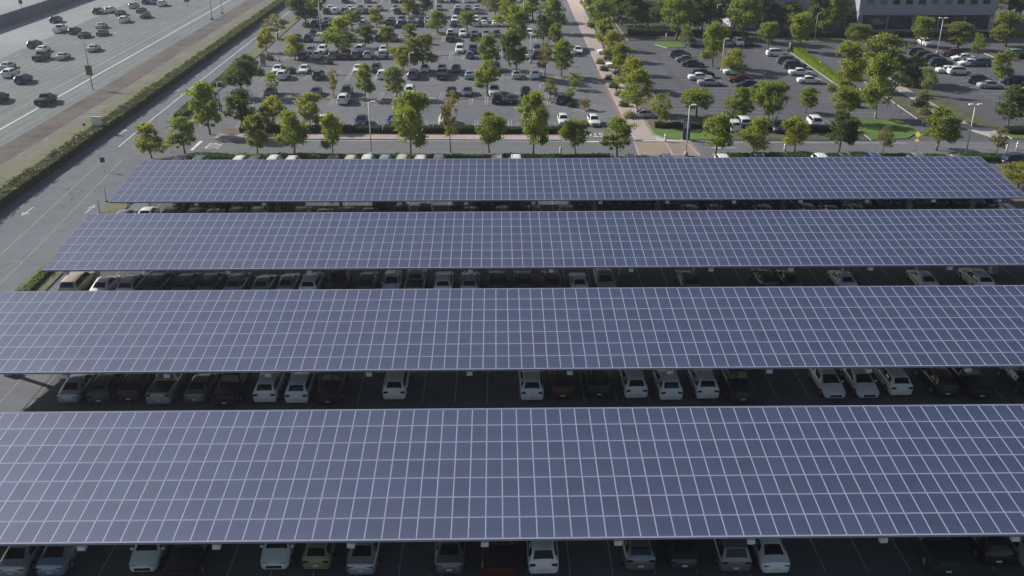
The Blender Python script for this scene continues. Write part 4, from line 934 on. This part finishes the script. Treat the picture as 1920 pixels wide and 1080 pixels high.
# ------------------------------------------------------------------ buildings
def building(name, label, x0, x1, y0, y1, h, wall, bays=None, z1=6.7, group=None, side_wall=None):
    o = thing(name, label, 'building', ((x0 + x1) / 2, y0, 0), 0, group); ox = (x0 + x1) / 2
    bm = bmesh.new(); box(bm, x0 - ox, x1 - ox, 0, y1 - y0, 0, h); bm_obj('wall', bm, wall, o)
    bm = bmesh.new(); box(bm, x0 - ox - .3, x1 - ox + .3, -.3, y1 - y0 + .3, h + .003, h + .5); rf = bm_obj('roof', bm, M['roofgrey'], o)
    if bays:
        n = int((x1 - x0 - 2) / bays); st_ = (x1 - x0 - 2) / n
        for fl in range(3):
            z = z1 + .5 + fl * 3.9
            if z + 2.2 > h: break
            for i in range(n):
                cx = x0 - ox + 1 + (i + .5) * st_
                bm = bmesh.new(); wn = .95
                for a, b, c, d in ((cx - wn, cx + wn, z - .1, z), (cx - wn, cx + wn, z + 2.1, z + 2.2), (cx - wn, cx - wn + .1, z, z + 2.1), (cx + wn - .1, cx + wn, z, z + 2.1)): box(bm, a, b, -.06, .1, c, d)
                f = bm_obj('window_frame', bm, M['steel'], o)
                bm = bmesh.new(); box(bm, cx - wn + .1, cx + wn - .1, -.012, .05, z, z + 2.1); bm_obj('pane', bm, M['blind'] if (i * 7 + fl * 3) % 5 in (0, 2) else M['bglass'], f)
        # ground floor glazing
        n2 = max(1, int((x1 - x0 - 2) / 6.2)); s2 = (x1 - x0 - 2) / n2
        for i in range(n2):
            a = x0 - ox + 1 + i * s2 + .25; b = a + s2 - .5
            bm = bmesh.new(); box(bm, a, b, -.03, .05, 1.3, 4.6); g = bm_obj('glazing', bm, M['bglass'], o)
            bm = bmesh.new(); k = a
            while k <= b + .01: box(bm, k - .05, k + .05, -.09, -.032, 1.3, 4.6); k += (b - a) / 4
            box(bm, a, b, -.085, -.034, 2.9, 3.0); bm_obj('mullions', bm, M['dark_frame'], g)
        bm = bmesh.new(); box(bm, x0 - ox - .05, x1 - ox + .05, -.55, -.003, 4.75, 5.0); bm_obj('cornice', bm, wall, o)
    return o
building('office_building', 'long grey purple office building with dark upper windows at the top right', 88.0, 121.5, 239.5, 268, 14.6, M['bwall'], 3.1)
building('office_building', 'set back purple grey office wing between the trees, left of the long office', 60, 87.4, 249, 274, 14.6, M['bwall'], 3.1)
building('cream_building', 'cream building with sunlit side wall half hidden behind dark trees', 41.2, 59, 282, 310, 12, M['cream'], None)
building('cream_building', 'narrow cream building with sunlit side at top of the pink walkway', 25.9, 32, 280.5, 312, 11, M['cream'], None)

# ------------------------------------------------------------------ person on the walkway
def person(x, y, rz, label):
    o = thing('person', label, 'person', (x, y, .12), rz)
    J = {'pelvis': (0, 0, .95), 'chest': (0, .02, 1.28), 'neck': (0, .03, 1.48), 'head': (0, 0.0, 1.66), 'sl': (-.18, .02, 1.42), 'sr': (.18, .02, 1.42), 'el': (-.25, .06, 1.14), 'er': (.25, -.02, 1.14), 'hl': (-.25, -.06, .90), 'hr': (.24, -.20, .95),
         'hpl': (-.1, 0, .90), 'hpr': (.1, 0, .90), 'kl': (-.11, -.16, .50), 'kr': (.11, .06, .48), 'al': (-.11, -.10, .09), 'ar': (.11, .26, .12), 'tl': (-.11, -.26, .03), 'tr': (.11, .14, .03)}
    E_ = [('pelvis', 'chest', .15, .17), ('chest', 'neck', .17, .07), ('neck', 'head', .06, .10), ('chest', 'sl', .12, .07), ('chest', 'sr', .12, .07), ('sl', 'el', .06, .045), ('sr', 'er', .06, .045), ('el', 'hl', .045, .03), ('er', 'hr', .045, .03),
          ('pelvis', 'hpl', .14, .10), ('pelvis', 'hpr', .14, .10), ('hpl', 'kl', .095, .06), ('hpr', 'kr', .095, .06), ('kl', 'al', .06, .04), ('kr', 'ar', .06, .04), ('al', 'tl', .045, .04), ('ar', 'tr', .045, .04)]
    names = list(J); me = bpy.data.meshes.new('body'); me.from_pydata([J[n] for n in names], [(names.index(a), names.index(b)) for a, b, _, _ in E_], [])
    rad = {}
    for a, b, ra, rb in E_: rad.setdefault(a, ra); rad[b] = rb
    b = bpy.data.objects.new('body', me); COL.objects.link(b); b.parent = o
    md = b.modifiers.new('skin', 'SKIN'); 
    if not me.skin_vertices: me.attributes.new
    bm = bmesh.new(); bm.from_mesh(me); ly = bm.verts.layers.skin.verify()
    for v, n in zip(bm.verts, names): v[ly].radius = (rad[n], rad[n] * .8); v[ly].use_root = n == 'pelvis'
    bm.to_mesh(me); bm.free()
    b.modifiers.new('sub', 'SUBSURF').levels = 1; b.modifiers['sub'].render_levels = 1
    bpy.context.view_layer.update()
    ev = bpy.data.meshes.new_from_object(b.evaluated_get(bpy.context.evaluated_depsgraph_get()))
    bpy.data.objects.remove(b)
    ev.materials.clear(); ev.materials.append(M['darkcloth']); ev.materials.append(M['skin'])
    for p in ev.polygons:
        p.use_smooth = True; p.material_index = 1 if (p.center.z > 1.5 or (p.center.z < .97 and abs(p.center.x) > .21)) else 0
    b = bpy.data.objects.new('body', ev); COL.objects.link(b); b.parent = o
    bm = bmesh.new(); bmesh.ops.create_uvsphere(bm, u_segments=12, v_segments=8, radius=.125, matrix=Matrix.Translation((0, .02, 1.70)) @ Matrix.Diagonal((.9, 1.05, .9, 1)))
    bm_obj('hair', bm, M['hair'], o, smooth=60)
X, Y = at(1155, 176); person(X, Y, R(15), 'person in dark clothes walking on the pink walkway beside the trees')

# ------------------------------------------------------------------ haze
bm = bmesh.new(); box(bm, -420, 420, -30, 620, -1.5, 46)
hz = bm_obj('haze', bm, bpy.data.materials.new('haze')); hz['kind'] = 'stuff'
m = hz.data.materials[0]; m.use_nodes = True
for n in list(m.node_tree.nodes):
    if n.type != 'OUTPUT_MATERIAL': m.node_tree.nodes.remove(n)
pv = m.node_tree.nodes.new('ShaderNodeVolumePrincipled'); pv.inputs['Color'].default_value = (.80, .87, 1, 1); pv.inputs['Density'].default_value = .00019; pv.inputs['Anisotropy'].default_value = .35
m.node_tree.links.new(pv.outputs[0], [n for n in m.node_tree.nodes if n.type == 'OUTPUT_MATERIAL'][0].inputs['Volume'])
